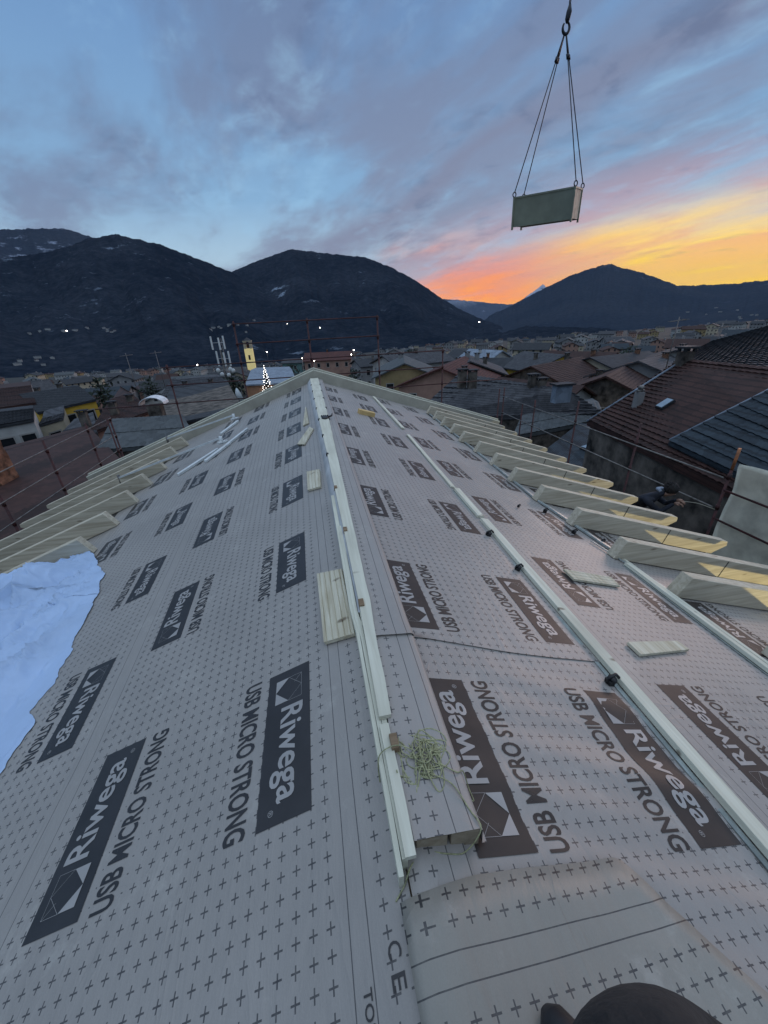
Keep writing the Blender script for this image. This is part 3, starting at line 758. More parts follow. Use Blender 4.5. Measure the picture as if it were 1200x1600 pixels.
# ------------------------------------------------------------------ white tarp over the left rafters
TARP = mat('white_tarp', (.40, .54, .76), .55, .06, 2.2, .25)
TARP.node_tree.nodes['Principled BSDF'].inputs['Transmission Weight'].default_value = 0
edge = [(2.22, .2), (2.279, 1.69), (2.256, 2.018), (2.312, 1.998), (2.395, 2.151), (2.342, 2.416), (2.481, 2.886), (2.62, 3.586), (2.85, 4.2), (3.329, 4.835), (3.45, 5.0)]
te = interp([e_[1] for e_ in edge if e_[1] not in (1.998,)], [e_[0] for e_ in edge if e_[1] not in (1.998,)])
bm = bmesh.new(); g = []; NA, NB = 230, 200
rl = [1.5, 2.4, 3.3, 4.2]
for j in range(NB+1):
    t = .2+(5.02-.2)*j/NB; row = []
    for i in range(NA+1):
        f = i/NA; s0 = te(t)+.05*mnoise.noise(Vector((t*5.0, 2, 0)))+.02*mnoise.noise(Vector((t*19, 2, 0)))
        far = 6.4-(.9 if t > 4 else 0)-max(0, (t-4.2))*2.3
        far = max(far, s0+.25); s = s0+(far-s0)*f**1.15
        tt = t+.18*mnoise.noise(Vector((s*1.2, 7, 3)))*(1 if t > 3.6 else .3)
        on = min(1, max(0, (s-3.25)/.25))
        dist = min(abs(tt-r_) for r_ in rl); dr = max(.0, 1-max(0, dist-.10)/.38)
        h = .02+.018*f+on*(.055+.25*dr)
        edgef = min(1, (s-s0)/.5+.0)
        fold = (.30-abs(mnoise.noise(Vector((s*2.0+tt*.35, tt*.45-s*.2, 4)))))*.36+mnoise.noise(Vector((s*2.6+tt*1.4, tt*.9, 8)))*.12+abs(mnoise.noise(Vector((s*7+tt*3, tt*3.5-s, 5))))*.07+abs(mnoise.noise(Vector((s*14, tt*9, 5))))*.022
        h += fold*(.03+.97*edgef**.7)*(1-.6*on)
        cz = abs(mnoise.noise(Vector((s*3.2+tt*.9, tt*.5, 11)))); h += .085*max(0, 1-cz*8)**1.3*edgef
        cz = abs(mnoise.noise(Vector((s*5-tt*3.0, tt*2.6+s*2, 13)))); h += .03*max(0, 1-cz*7)*min(1, edgef*2); cz = abs(mnoise.noise(Vector((s*9+tt*4.0, tt*5-s*3, 17)))); h += .014*max(0, 1-cz*6)*min(1, edgef*3)
        row.append(bm.verts.new(P('L', s, tt, max(.021, h))))
    g.append(row)
for j in range(NB):
    for i in range(NA):
        f = bm.faces.new((g[j][i], g[j+1][i], g[j+1][i+1], g[j][i+1])); f.smooth = True
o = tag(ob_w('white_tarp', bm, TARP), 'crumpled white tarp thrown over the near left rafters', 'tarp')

# ------------------------------------------------------------------ scaffolds
def pipe(bm, a, b, r=.024): tube(bm, [a, b], r, 8)
def ring(bm, p, r=.036, h=.05): tube(bm, [Vector(p)-Vector((0, 0, h)), Vector(p)+Vector((0, 0, h))], r, 8)
PLANKW = mat('old_scaffold_board', (.20, .16, .12), .85, .3, 3, .3, stretch=(14, 1, 14))
gs = empty('scaffold', (0, 13.5, -11), 'dark red tube scaffold standing behind the far gable', 'scaffold', 'tube scaffolds round the house')
for x in (-6.5, -4.35, -2.18, 0, 2.2, 4.41, 6.6):
    top = 1.6 if abs(x) < 2.3 else (.5 if abs(x) < 4.6 else -.95)
    bm = bmesh.new(); pipe(bm, (x, 13.5, -11), (x, 13.5, top)); 
    for z in (1.5, .95, .42, -.1, -.62, -2.0):
        if z < top: ring(bm, (x, 13.5, z))
    ob_w('post', bm, RUST, gs)
for z, xa in ((1.52, 2.2), (.97, 2.2), (.42, 4.41), (-.1, 4.41), (-.65, 6.6)):
    bm = bmesh.new(); pipe(bm, (-xa-(.02 if xa < 3 else .1), 13.46, z), (xa+.05, 13.46, z+.03), .017); ob_w('rail', bm, RUST, gs)
bm = bmesh.new(); box(bm, (-6.6, 12.6, -2.68), (6.7, 13.4, -2.62)); ob_w('deck', bm, PLANKW, gs)
rsf = empty('scaffold', (7.2, 8, -11), 'rusty scaffold with thin rails along the right eave, a worker on it', 'scaffold', 'tube scaffolds round the house')
for y, top in ((5.34, -.89), (7.57, -.9), (9.85, -.81), (12.05, -1.15), (14.3, -1.06), (3.1, -.9), (.9, -.9)):
    bm = bmesh.new(); pipe(bm, (7.2, y, -11), (7.2, y, top))
    for z in (-1.38, -2.0): ring(bm, (7.2, y, z), .034)
    ob_w('post', bm, RUST if y > 5.5 or y < 5 else RUST, rsf)
for y, top in ((12.84, -1.42),):
    bm = bmesh.new(); pipe(bm, (7.2, y, -5), (7.2, y, top)); ob_w('post', bm, RUST, rsf)
bm = bmesh.new(); pipe(bm, (7.2, 5.34, -1.25), (7.2, 5.34, -.84), .0255); ob_w('pipe_end', bm, RUST2, rsf)
for z in (-1.42, -2.02):
    bm = bmesh.new(); pipe(bm, (7.165, 5.4, z), (7.165, 14.3, z+.02), .017); ob_w('rail', bm, PIPE, rsf)
for z in (-1.62, -2.2):
    bm = bmesh.new(); pipe(bm, (7.14, .9, z), (7.14, 5.3, z), .02); ob_w('rail', bm, RUST, rsf)
bm = bmesh.new(); box(bm, (6.25, -3, -3.62), (7.12, 14, -3.56)); ob_w('deck', bm, PLANKW, rsf)
lsf = empty('scaffold', (-7.2, 12, -11), 'dark red scaffold posts and thin rails along the left eave', 'scaffold', 'tube scaffolds round the house')
for y, top in ((9.3, -1.59), (11.4, -1.0), (13.6, -1.06), (15.2, -1.18), (7.1, -1.4), (4.9, -1.4)):
    bm = bmesh.new(); pipe(bm, (-7.2, y, -11), (-7.2, y, top), .03)
    for z in (-1.3, -1.9, -2.4): ring(bm, (-7.2, y, z), .04)
    ob_w('post', bm, RUST, lsf)
for z in (-1.25, -1.85, -2.35):
    bm = bmesh.new(); pipe(bm, (-7.17, 4.9, z), (-7.17, 15.2, z), .014); ob_w('rail', bm, PIPE, lsf)
bm = bmesh.new(); box(bm, (-8.0, -3, -3.62), (-7.25, 15, -3.56)); ob_w('deck', bm, PLANKW, lsf)

# grey sheet tied to the right scaffold
SHEETG = mat('scaffold_sheet', (.62, .63, .55), .55, .12, 3.5, .3)  # lamp's warm brightening put into the sheet's base colour
bm = bmesh.new(); g = []
for j in range(31):
    z = -1.08-2.6*j/30; row = []
    for i in range(61):
        y = 5.24-4.6*i/60
        x = 7.20+.05*mnoise.noise(Vector((y*1.3, z*.8, 1)))+.02*math.sin(z*6+y)+.015*mnoise.noise(Vector((y*7, z*5, 1)))
        zz_ = z-(.035*mnoise.noise(Vector((y*2, 3, 1))) if j == 0 else 0)
        yy = y+(.02*mnoise.noise(Vector((z*3, 9, 1))) if i == 0 else 0)
        row.append(bm.verts.new((x, yy, zz_)))
    g.append(row)
for j in range(30):
    for i in range(60): bm.faces.new((g[j][i], g[j][i+1], g[j+1][i+1], g[j+1][i])).smooth = True
bmesh.ops.solidify(bm, geom=list(bm.faces), thickness=.004)
tag(ob_w('dust_sheet', bm, SHEETG), 'pale grey sheet stretched over the right scaffold, red post at its edge', 'sheet')

# ------------------------------------------------------------------ hanging crate
LOADM = mat('crate_metal', (.19, .22, .18), .55, .12, 2, .3, .2)
LOADB = mat('crate_plate', (.40, .38, .30), .6, .25, 5, .2, .1)
CABLE = mat('steel_cable', (.03, .035, .045), .5, .1, 5, 0, .6)
Mx = Matrix.Translation((6.737, 12.0, 3.979)) @ Matrix.Rotation(-.793, 4, 'Z') @ Matrix.Rotation(.017, 4, 'Y') @ Matrix.Rotation(.114, 4, 'X')
cr = empty('hanging_crate', (6.737, 12, 3.979), 'green-grey steel crate hanging from the crane hook', 'crate')
L2, W2, H2 = .768, .395, .317
bm = bmesh.new()
for p0, p1 in (((-L2, -W2, -H2), (L2, -W2+.02, H2)), ((-L2, W2-.02, -H2), (L2, W2, H2)), ((-L2, -W2+.02, -H2), (-L2+.02, W2-.02, H2)), ((-L2+.02, -W2+.02, -H2), (L2-.02, W2-.02, -H2+.02))): box(bm, p0, p1, 0)
bmesh.ops.transform(bm, matrix=Mx, verts=bm.verts); ob_w('bin', bm, LOADM, cr)
bm = bmesh.new(); box(bm, (L2-.02, -W2+.02, -H2), (L2, W2-.02, H2)); bmesh.ops.transform(bm, matrix=Mx, verts=bm.verts); ob_w('end_plate', bm, LOADB, cr)
bm = bmesh.new()
for sx in (-1, 1):
    for sy in (-1, 1):
        box(bm, (sx*L2-.022, sy*W2-.022, -H2-.075), (sx*L2+.022, sy*W2+.022, H2+.02))
for sy in (-1, 1): box(bm, (-L2+.022, sy*W2-.018, H2-.02), (L2-.022, sy*W2+.018, H2+.018)); box(bm, (-L2+.022, sy*W2-.018, -H2-.015), (L2-.022, sy*W2+.018, -H2+.015))
for sx in (-1, 1): box(bm, (sx*L2-.018, -W2+.022, H2-.02), (sx*L2+.018, W2-.022, H2+.018))
bmesh.ops.transform(bm, matrix=Mx, verts=bm.verts); ob_w('frame', bm, LOADM, cr)
for sx in (-1, 1):
    for sy in (-1, 1):
        bm = bmesh.new(); c0 = Mx @ Vector((sx*L2, sy*W2, H2+.07)); 
        tube(bm, [c0+Vector((.045*math.cos(a), 0, .055*math.sin(a))) for a in np.linspace(0, 2*math.pi, 11)], .014, 6, cap=False); ob_w('lifting_ring', bm, CABLE, cr)
hk = empty('crane_hook', (6.72, 12, 7.3), 'dark crane hook block with chain at the top edge of the sky', 'hook')
bm = bmesh.new(); c0 = Vector((6.70, 12, 7.36))
tube(bm, [c0+Vector((.085*math.cos(a), 0, .10*math.sin(a))) for a in np.linspace(2.4, 7.6, 14)], [.02+.012*math.sin(k/13*3.14) for k in range(14)], 8); ob_w('hook', bm, CABLE, hk)
bm = bmesh.new(); tube(bm, [(6.71, 12, 7.44), (6.71, 12, 7.5), (6.73, 12, 7.62), (6.73, 12, 7.74)], [.03, .055, .06, .025], 10); ob_w('swivel', bm, CABLE, hk)
bm = bmesh.new()
for k in range(6):
    c1 = Vector((6.725, 12, 7.78+.1*k)); tube(bm, [c1+Vector((.028*math.cos(a) if k % 2 else 0, 0 if k % 2 else .028*math.cos(a), .055*math.sin(a))) for a in np.linspace(0, 2*math.pi, 9)], .012, 6, cap=False)
tube(bm, [(6.725, 12, 8.35), (6.725, 12, 24)], .014, 6); ob_w('chain', bm, CABLE, hk)
sl = empty('lifting_sling', (6.70, 12, 7.24), 'four long wire ropes between the hook and the crate corners', 'sling')
for sx in (-1, 1):
    for sy in (-1, 1):
        a = Vector((6.70+sx*.02, 12, 7.27)); b = Mx @ Vector((sx*L2, sy*W2, H2+.11)); m_ = a.lerp(b, .13)
        bm = bmesh.new(); tube(bm, [a, m_], .018, 6); tube(bm, [m_, m_+(b-a)*.03], .035, 6); tube(bm, [m_, b], .0125, 6); ob_w('rope', bm, CABLE, sl)
#TERRAIN
# ------------------------------------------------------------------ terrain
EDGE_AZ = [-180, -70, -33, -21.5, -6.8, 1.8, 10.6, 19.3, 27.6, 35, 41.8, 52.5, 80, 180]
EDGE_EL = [-1, -3.3, -3.75, -4.25, -4.8, -4.35, -3.8, -3.3, -3.1, -2.75, -2.5, -1.6, -1.2, -1]
RE = 1500.0
def ground(x, y):
    r = math.hypot(x, y); a = math.degrees(math.atan2(x, y))
    ze = 1.45+RE*math.tan(R(float(np.interp(a, EDGE_AZ, EDGE_EL))))
    f = max(0, min(1.25, (r-14)/(RE-14)))
    return -10.5+(ze+10.5)*f
GROUND = mat('dark_ground', (.022, .024, .020), .95, .4, .05, .0, col2=(.010, .012, .011))
bm = bmesh.new(); rings = []
rs = [0, 6, 14, 25, 40, 60, 90, 130, 190, 270, 380, 520, 700, 950, 1300, 1900]
c0 = bm.verts.new((0, 0, -10.5)); NA = 144
for r_ in rs[1:]:
    rings.append([bm.verts.new((r_*math.sin(2*math.pi*k/NA), r_*math.cos(2*math.pi*k/NA), ground(r_*math.sin(2*math.pi*k/NA), r_*math.cos(2*math.pi*k/NA)))) for k in range(NA)])
far = [bm.verts.new((16000*math.sin(2*math.pi*k/NA), 16000*math.cos(2*math.pi*k/NA), -400)) for k in range(NA)]
rings.append(far)
for k in range(NA): bm.faces.new((c0, rings[0][(k+1) % NA], rings[0][k]))
for i in range(len(rings)-1):
    for k in range(NA): bm.faces.new((rings[i][k], rings[i][(k+1) % NA], rings[i+1][(k+1) % NA], rings[i+1][k]))
bmesh.ops.recalc_face_normals(bm, faces=bm.faces)
tag(ob_w('ground', bm, GROUND), kind='structure')

def mount_mat(name, forest, forest2, snow, snow_lo, amount):
    m = bpy.data.materials.new(name); m.use_nodes = True; t = NT(m.node_tree)
    b = t.n['Principled BSDF']; b.inputs['Roughness'].default_value = 1; b.inputs['Specular IOR Level'].default_value = 0
    co = t.new('ShaderNodeTexCoord').outputs['Object']
    n1 = t.noise(co, .0016, 6, .6); n2 = t.noise(co, .02, 5, .7); n3 = t.noise(co, .0032, 7, .68, .3)
    col = t.mix(t.ramp(t.m('ADD', t.m('MULTIPLY', n1, .5), t.m('MULTIPLY', n2, .5)), [(.4, 0), (.62, 1)]), forest, forest2)
    _, _, z = t.sep(co)
    hi = t.sstep(z, snow_lo, snow_lo+350)
    sn = t.m('MULTIPLY', t.sstep(t.m('ADD', t.m('MULTIPLY', n3, .75), t.m('MULTIPLY', n2, .25)), amount, amount+.05), hi)
    col = t.mix(sn, col, snow)
    n5 = t.noise(co, .011, 6, .72); n6 = t.noise(co, .0011, 3, .5)
    col = t.mix(t.m('MULTIPLY', t.m('MULTIPLY', t.sstep(n5, .60, .68), t.sstep(n6, .46, .6)), .45), col, snow)
    n7 = t.noise(co, .05, 3, .7)
    col = t.mix(t.m('MULTIPLY', t.sstep(n7, .45, .62), .4), col, tuple(x*.35 for x in forest))
    t.l.new(col, b.inputs['Base Color'])
    return m
MTS = []
def mountain(name, az, el, r0, r1, r2, m, amp, seed, e0=None, da=.07, NU=46, crest=.10):
    a0, a1 = az[0], az[-1]; na = int((a1-a0)/da)
    f_el = lambda a: float(np.interp(a, az, el))
    def elev(a, u):
        lo = (float(np.interp(a, EDGE_AZ, EDGE_EL))-.25) if e0 is None else e0
        e1 = f_el(a)
        # tree-ragged crest line
        e1 += crest*(mnoise.noise(Vector((a*9, seed, 0)))*.7+abs(mnoise.noise(Vector((a*38, seed, 3))))*.9*abs(mnoise.noise(Vector((a*1.7, seed, 4)))))+.10*mnoise.noise(Vector((a*1.6, seed, 9)))
        base = lo+(e1-lo)*(u**.85)
        k = 4*u*(1-u)
        sp = (abs(mnoise.noise(Vector((a*.16+u*.7, u*1.6, seed))))*1.6-.35+mnoise.noise(Vector((a*.5, u*4, seed+2)))*.35+mnoise.noise(Vector((a*1.9, u*11, seed+5)))*.16)
        return base+amp*k*sp
    bm = bmesh.new(); prev = None
    for i in range(na+1):
        a = a0+(a1-a0)*i/na; col = []
        for j in range(NU+1):
            u = j/NU; r = r0+(r1-r0)*u; e = elev(a, u)
            col.append(bm.verts.new((r*math.sin(R(a)), r*math.cos(R(a)), 1.45+r*math.tan(R(e)))))
        zc = col[-1].co.z
        for j in range(1, 5):
            r = r1+(r2-r1)*j/4; col.append(bm.verts.new((r*math.sin(R(a)), r*math.cos(R(a)), zc-(zc+500)*(j/4)**1.2)))
        if prev:
            for j in range(len(col)-1): bm.faces.new((prev[j], col[j], col[j+1], prev[j+1])).smooth = True
        prev = col
    o = tag(ob_w(name, bm, m), kind='structure')
    def locate(a, e):
        """first front-slope point seen at azimuth a and elevation e (degrees)"""
        for j in range(0, 400):
            u = j/400
            if elev(a, u) >= e:
                r = r0+(r1-r0)*u; return Vector((r*math.sin(R(a)), r*math.cos(R(a)), 1.45+r*math.tan(R(elev(a, u)))))
        return None
    MTS.append((a0, a1, r0, locate)); return o
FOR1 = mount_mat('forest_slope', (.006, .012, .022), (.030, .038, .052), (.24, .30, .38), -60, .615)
FOR2 = mount_mat('far_forest_slope', (.024, .036, .056), (.040, .050, .068), (.24, .28, .36), 250, .55)  # bluer and lighter than the near forest: haze put into the colour
FOR3 = mount_mat('distant_slope', (.06, .08, .12), (.08, .10, .14), (.45, .50, .6), 100, .45)  # palest, bluest slope, distance haze painted into its colours
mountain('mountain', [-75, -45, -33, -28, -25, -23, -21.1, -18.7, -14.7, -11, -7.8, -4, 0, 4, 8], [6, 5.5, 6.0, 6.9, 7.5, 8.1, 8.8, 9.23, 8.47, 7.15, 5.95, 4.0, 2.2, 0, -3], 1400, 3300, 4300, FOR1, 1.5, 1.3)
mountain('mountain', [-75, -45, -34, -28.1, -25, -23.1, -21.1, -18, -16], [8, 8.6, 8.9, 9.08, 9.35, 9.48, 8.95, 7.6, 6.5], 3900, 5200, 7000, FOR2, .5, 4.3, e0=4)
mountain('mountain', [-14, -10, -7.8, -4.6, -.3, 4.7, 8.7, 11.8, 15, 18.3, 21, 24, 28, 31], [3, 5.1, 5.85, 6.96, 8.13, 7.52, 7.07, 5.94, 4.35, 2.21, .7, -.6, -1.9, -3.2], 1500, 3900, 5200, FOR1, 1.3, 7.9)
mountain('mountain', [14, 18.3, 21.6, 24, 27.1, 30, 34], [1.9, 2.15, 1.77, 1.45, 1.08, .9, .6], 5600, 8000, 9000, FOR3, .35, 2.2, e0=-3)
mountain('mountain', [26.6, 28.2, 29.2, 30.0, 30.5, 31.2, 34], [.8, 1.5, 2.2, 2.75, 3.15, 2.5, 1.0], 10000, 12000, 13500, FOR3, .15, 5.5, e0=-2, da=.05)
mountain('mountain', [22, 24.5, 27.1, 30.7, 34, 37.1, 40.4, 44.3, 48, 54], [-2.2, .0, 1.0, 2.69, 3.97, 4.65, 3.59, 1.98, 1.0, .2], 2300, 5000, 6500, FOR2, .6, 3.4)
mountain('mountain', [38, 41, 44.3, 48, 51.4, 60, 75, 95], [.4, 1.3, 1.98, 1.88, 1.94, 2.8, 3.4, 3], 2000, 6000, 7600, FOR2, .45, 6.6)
mountain('hill', [17, 21, 25, 29, 34, 38, 43], [-3.2, -2.5, -2.4, -1.4, -1.7, -1.9, -3], 1560, 2300, 2700, FOR1, .25, 9.2)
def on_mountain(x, y):
    a, e = ang(x, y); a, e = math.degrees(a), math.degrees(e); best = None
    for a0, a1, r0, f in MTS:
        if a0 < a < a1:
            p = f(a, e)
            if p is not None and (best is None or p.length < best.length): best = p
    return best

# ------------------------------------------------------------------ houses
def wallm(n, c): return mat(n, c, .9, .12, .8, 0)
WALLS = {'white': wallm('white_plaster', (.42, .42, .40)), 'cream': wallm('cream_plaster', (.46, .40, .29)), 'yellow': wallm('yellow_plaster', (.60, .38, .05)),
         'grey': wallm('grey_plaster', (.24, .24, .24)), 'ochre': wallm('ochre_plaster', (.34, .26, .13)), 'pink': wallm('pink_plaster', (.36, .22, .17)),
         'brick': mat('old_brick', (.20, .10, .06), .95, .4, 2.5, .5), 'stone': mat('old_stone', (.115, .10, .085), .95, .5, 1.4, .5), 'turquoise': wallm('turquoise_plaster', (.12, .22, .21)),
         'orange': wallm('orange_plaster', (.36, .20, .12))}
def roofm(n, c, c2, wl=.34):
    m = bpy.data.materials.new(n); m.use_nodes = True; t = NT(m.node_tree)
    b = t.n['Principled BSDF']; b.inputs['Roughness'].default_value = .75; b.inputs['Specular IOR Level'].default_value = .3
    co = t.new('ShaderNodeTexCoord').outputs['Object']; n1 = t.noise(co, 1.1, 6, .7); n2 = t.noise(co, 7, 3, .6)
    col = t.ramp(t.m('ADD', t.m('MULTIPLY', n1, .6), t.m('MULTIPLY', n2, .4)), [(.36, c2), (.64, c)])
    _, _, z = t.sep(co)
    ln = t.m('MULTIPLY', t.m('LESS_THAN', t.m('FRACT', t.m('ADD', t.m('MULTIPLY', z, 7.5), t.m('MULTIPLY', n2, .5))), .28), .55 if wl else .0)
    vo = t.new('ShaderNodeTexVoronoi'); vo.inputs['Scale'].default_value = 2.6; t.l.new(co, vo.inputs['Vector'])
    col = t.mix(t.m('MULTIPLY', t.sep(vo.outputs['Color'])[0], .45), col, tuple(x*1.9 for x in c))
    col = t.mix(ln, col, tuple(x*.35 for x in c2))
    t.l.new(col, b.inputs['Base Color']); return m
ROOFS = {'brown': roofm('brown_tiles', (.046, .021, .017), (.024, .012, .011)), 'dark': roofm('dark_tiles', (.034, .037, .042), (.015, .018, .023)),
         'slate': roofm('grey_stone_tiles', (.060, .062, .068), (.018, .020, .026)), 'red': roofm('red_tiles', (.085, .028, .022), (.045, .018, .016)),
         'blue': roofm('dark_blue_tiles', (.026, .038, .048), (.013, .020, .029)), 'grey': roofm('grey_sheet_roof', (.07, .078, .082), (.042, .05, .054), 0), 'pale': roofm('pale_sheet_roof', (.18, .22, .27), (.12, .15, .19), 0)}
WIN = mat('window_glass', (.015, .018, .022), .15, .1, 3)
FRAMEM = mat('window_frame', (.32, .31, .29), .6, .1, 3)
LITW = mat('lit_window', (.9, .7, .35), .5, 0, 1, emit=(1, .72, .30), estr=3.2)
LAMPW = mat('lamp_white', (1, .95, .85), .5, 0, 1, emit=(1, .90, .78), estr=30)
LAMPW2 = mat('fairy_light', (1, 1, 1), .5, 0, 1, emit=(1, .97, .92), estr=6)
SKYL = mat('skylight_glass', (.28, .36, .42), .12, .1, 2, 0, .3)

def tile_quad(bm, a, b, c, d, course=.36, colw=.28, amp=.03, nmax=230, mat_=0):
    """tiled surface; a-b is the eave, d-c the upper edge"""
    a, b, c, d = map(Vector, (a, b, c, d))
    up = ((d-a)+(c-b)).length/2; wd = ((b-a)+(c-d)).length/2
    nr = max(2, min(60, int(up/course))); nc = max(4, min(nmax, int(wd/colw*4)))
    n = (b-a).cross(d-a).normalized(); n = n if n.z > 0 else -n
    prev = None
    for j in range(nr):
        for e in (0, 1):
            v = (j+e)/nr; row = []
            for i in range(nc+1):
                u = i/nc; p = (a.lerp(b, u)).lerp(d.lerp(c, u), v)
                jit = .35*mnoise.noise(Vector((i//4*1.7, j*2.3, 0)))
                h = amp*(.9-e*.9+.55*abs(math.sin(math.pi*u*nc/4))+jit)
                row.append(bm.verts.new(p+n*h))
            if prev:
                for i in range(nc):
                    f = bm.faces.new((prev[i], prev[i+1], row[i+1], row[i])); f.material_index = mat_
            prev = row
def chimney(parent, p, h=1.0, w_=.35, wall='stone', bright=False):
    bm = bmesh.new(); p = Vector(p)
    box(bm, (p.x-w_, p.y-w_*.7, p.z-.8), (p.x+w_, p.y+w_*.7, p.z+h))
    o = ob_w('chimney', bm, WALLS[wall], parent)
    bm = bmesh.new(); box(bm, (p.x-w_*1.35, p.y-w_*1.05, p.z+h+.12), (p.x+w_*1.35, p.y+w_*1.05, p.z+h+.2))
    for sx in (-1, 1):
        for sy in (-1, 1): box(bm, (p.x+sx*w_*.85-.05, p.y+sy*w_*.55-.05, p.z+h+.001), (p.x+sx*w_*.85+.05, p.y+sy*w_*.55+.05, p.z+h+.12))
    ob_w('chimney_cap', bm, ROOFS['grey'] if bright else ROOFS['dark'], o)

def house(x, y, wd, ln, eave, pitch, yaw, wall, roof, label, group=None, storeys=2, lit=(), chim=1, detail=True, rise=None, tiles=False, over=.5, cat='house', lights=None):
    """gable house: ridge along local y; eave = height of the eave above sea level z"""
    zg = min(ground(x, y), eave-4)-1.0
    e = empty('house', (x, y, zg), label, cat, group)
    c, s_ = math.cos(yaw), math.sin(yaw)
    T = lambda lx, ly, z: Vector((x+lx*c-ly*s_, y+lx*s_+ly*c, z))
    rise = wd/2*math.tan(pitch)
    bm = bmesh.new()
    pr = [(-wd/2, zg), (wd/2, zg), (wd/2, eave), (0, eave+rise), (-wd/2, eave)]
    A = [bm.verts.new(T(a, -ln/2, z)) for a, z in pr]; B = [bm.verts.new(T(a, ln/2, z)) for a, z in pr]
    bm.faces.new(A); bm.faces.new(B[::-1])
    for i in range(5): bm.faces.new((A[i], B[i], B[(i+1) % 5], A[(i+1) % 5]))
    bmesh.ops.recalc_face_normals(bm, faces=bm.faces)
    ob_w('wall', bm, WALLS[wall], e)
    bm = bmesh.new(); k = (wd/2+over)/(wd/2); dz = rise*(k-1)
    for sg in (-1, 1):
        a, b_, c2, d = T(sg*wd/2*k, -ln/2-over, eave-dz), T(sg*wd/2*k, ln/2+over, eave-dz), T(0, ln/2+over, eave+rise), T(0, -ln/2-over, eave+rise)
        up = Vector((0, 0, .2)); lo = Vector((0, 0, .03))
        hexa(bm, [a+lo, b_+lo, c2+lo, d+lo, a+up, b_+up, c2+up, d+up])
    bmesh.ops.recalc_face_normals(bm, faces=bm.faces)
    if tiles:
        for sg in (-1, 1):
            tile_quad(bm, T(sg*wd/2*k, -ln/2-over, eave-dz+.21), T(sg*wd/2*k, ln/2+over, eave-dz+.21), T(0, ln/2+over, eave+rise+.21), T(0, -ln/2-over, eave+rise+.21), nmax=90)
    rf = ob_w('roof', bm, ROOFS[roof], e)
    for q in range(chim):
        px2 = random.uniform(-.3, .3)*wd; py2 = random.uniform(-.35, .35)*ln
        chimney(e, T(px2, py2, eave+rise*(1-abs(px2)/(wd/2))+.1), random.uniform(.5, .9), random.uniform(.22, .34), random.choice(['stone', 'white', 'grey', 'brick']), random.random() < .4)
    if detail:
        k = 0
        for (ax, sg, half, wid) in (('x', 1, wd/2, ln), ('x', -1, wd/2, ln), ('y', 1, ln/2, wd), ('y', -1, ln/2, wd)):
            nn = max(1, int(wid/3.0)); 
            for st in range(storeys):
                zc = eave-1.5-2.9*st
                if zc-1 < zg: continue
                for i in range(nn):
                    o_ = (i+.5)/nn*wid-wid/2; k += 1
                    m_ = LITW if k in lit else WIN
                    f = lambda da, dz_, out: T(sg*(half+out), o_+da, zc+dz_) if ax == 'x' else T(o_+da, sg*(half+out), zc+dz_)
                    bm = bmesh.new(); hexa(bm, [f(-.45, -.65, .005), f(.45, -.65, .005), f(.45, .65, .005), f(-.45, .65, .005), f(-.45, -.65, .03), f(.45, -.65, .03), f(.45, .65, .03), f(-.45, .65, .03)])
                    bmesh.ops.recalc_face_normals(bm, faces=bm.faces)
                    wo_ = ob_w('window', bm, m_, e)
                    bm = bmesh.new()
                    for (d0, z0, d1, z1) in ((-.55, -.75, -.45, .75), (.45, -.75, .55, .75), (-.45, .65, .45, .75), (-.6, -.80, .6, -.65)):
                        hexa(bm, [f(d0, z0, .004), f(d1, z0, .004), f(d1, z1, .004), f(d0, z1, .004), f(d0, z0, .06), f(d1, z0, .06), f(d1, z1, .06), f(d0, z1, .06)])
                    bmesh.ops.recalc_face_normals(bm, faces=bm.faces); ob_w('window_frame', bm, FRAMEM, wo_)
    return e

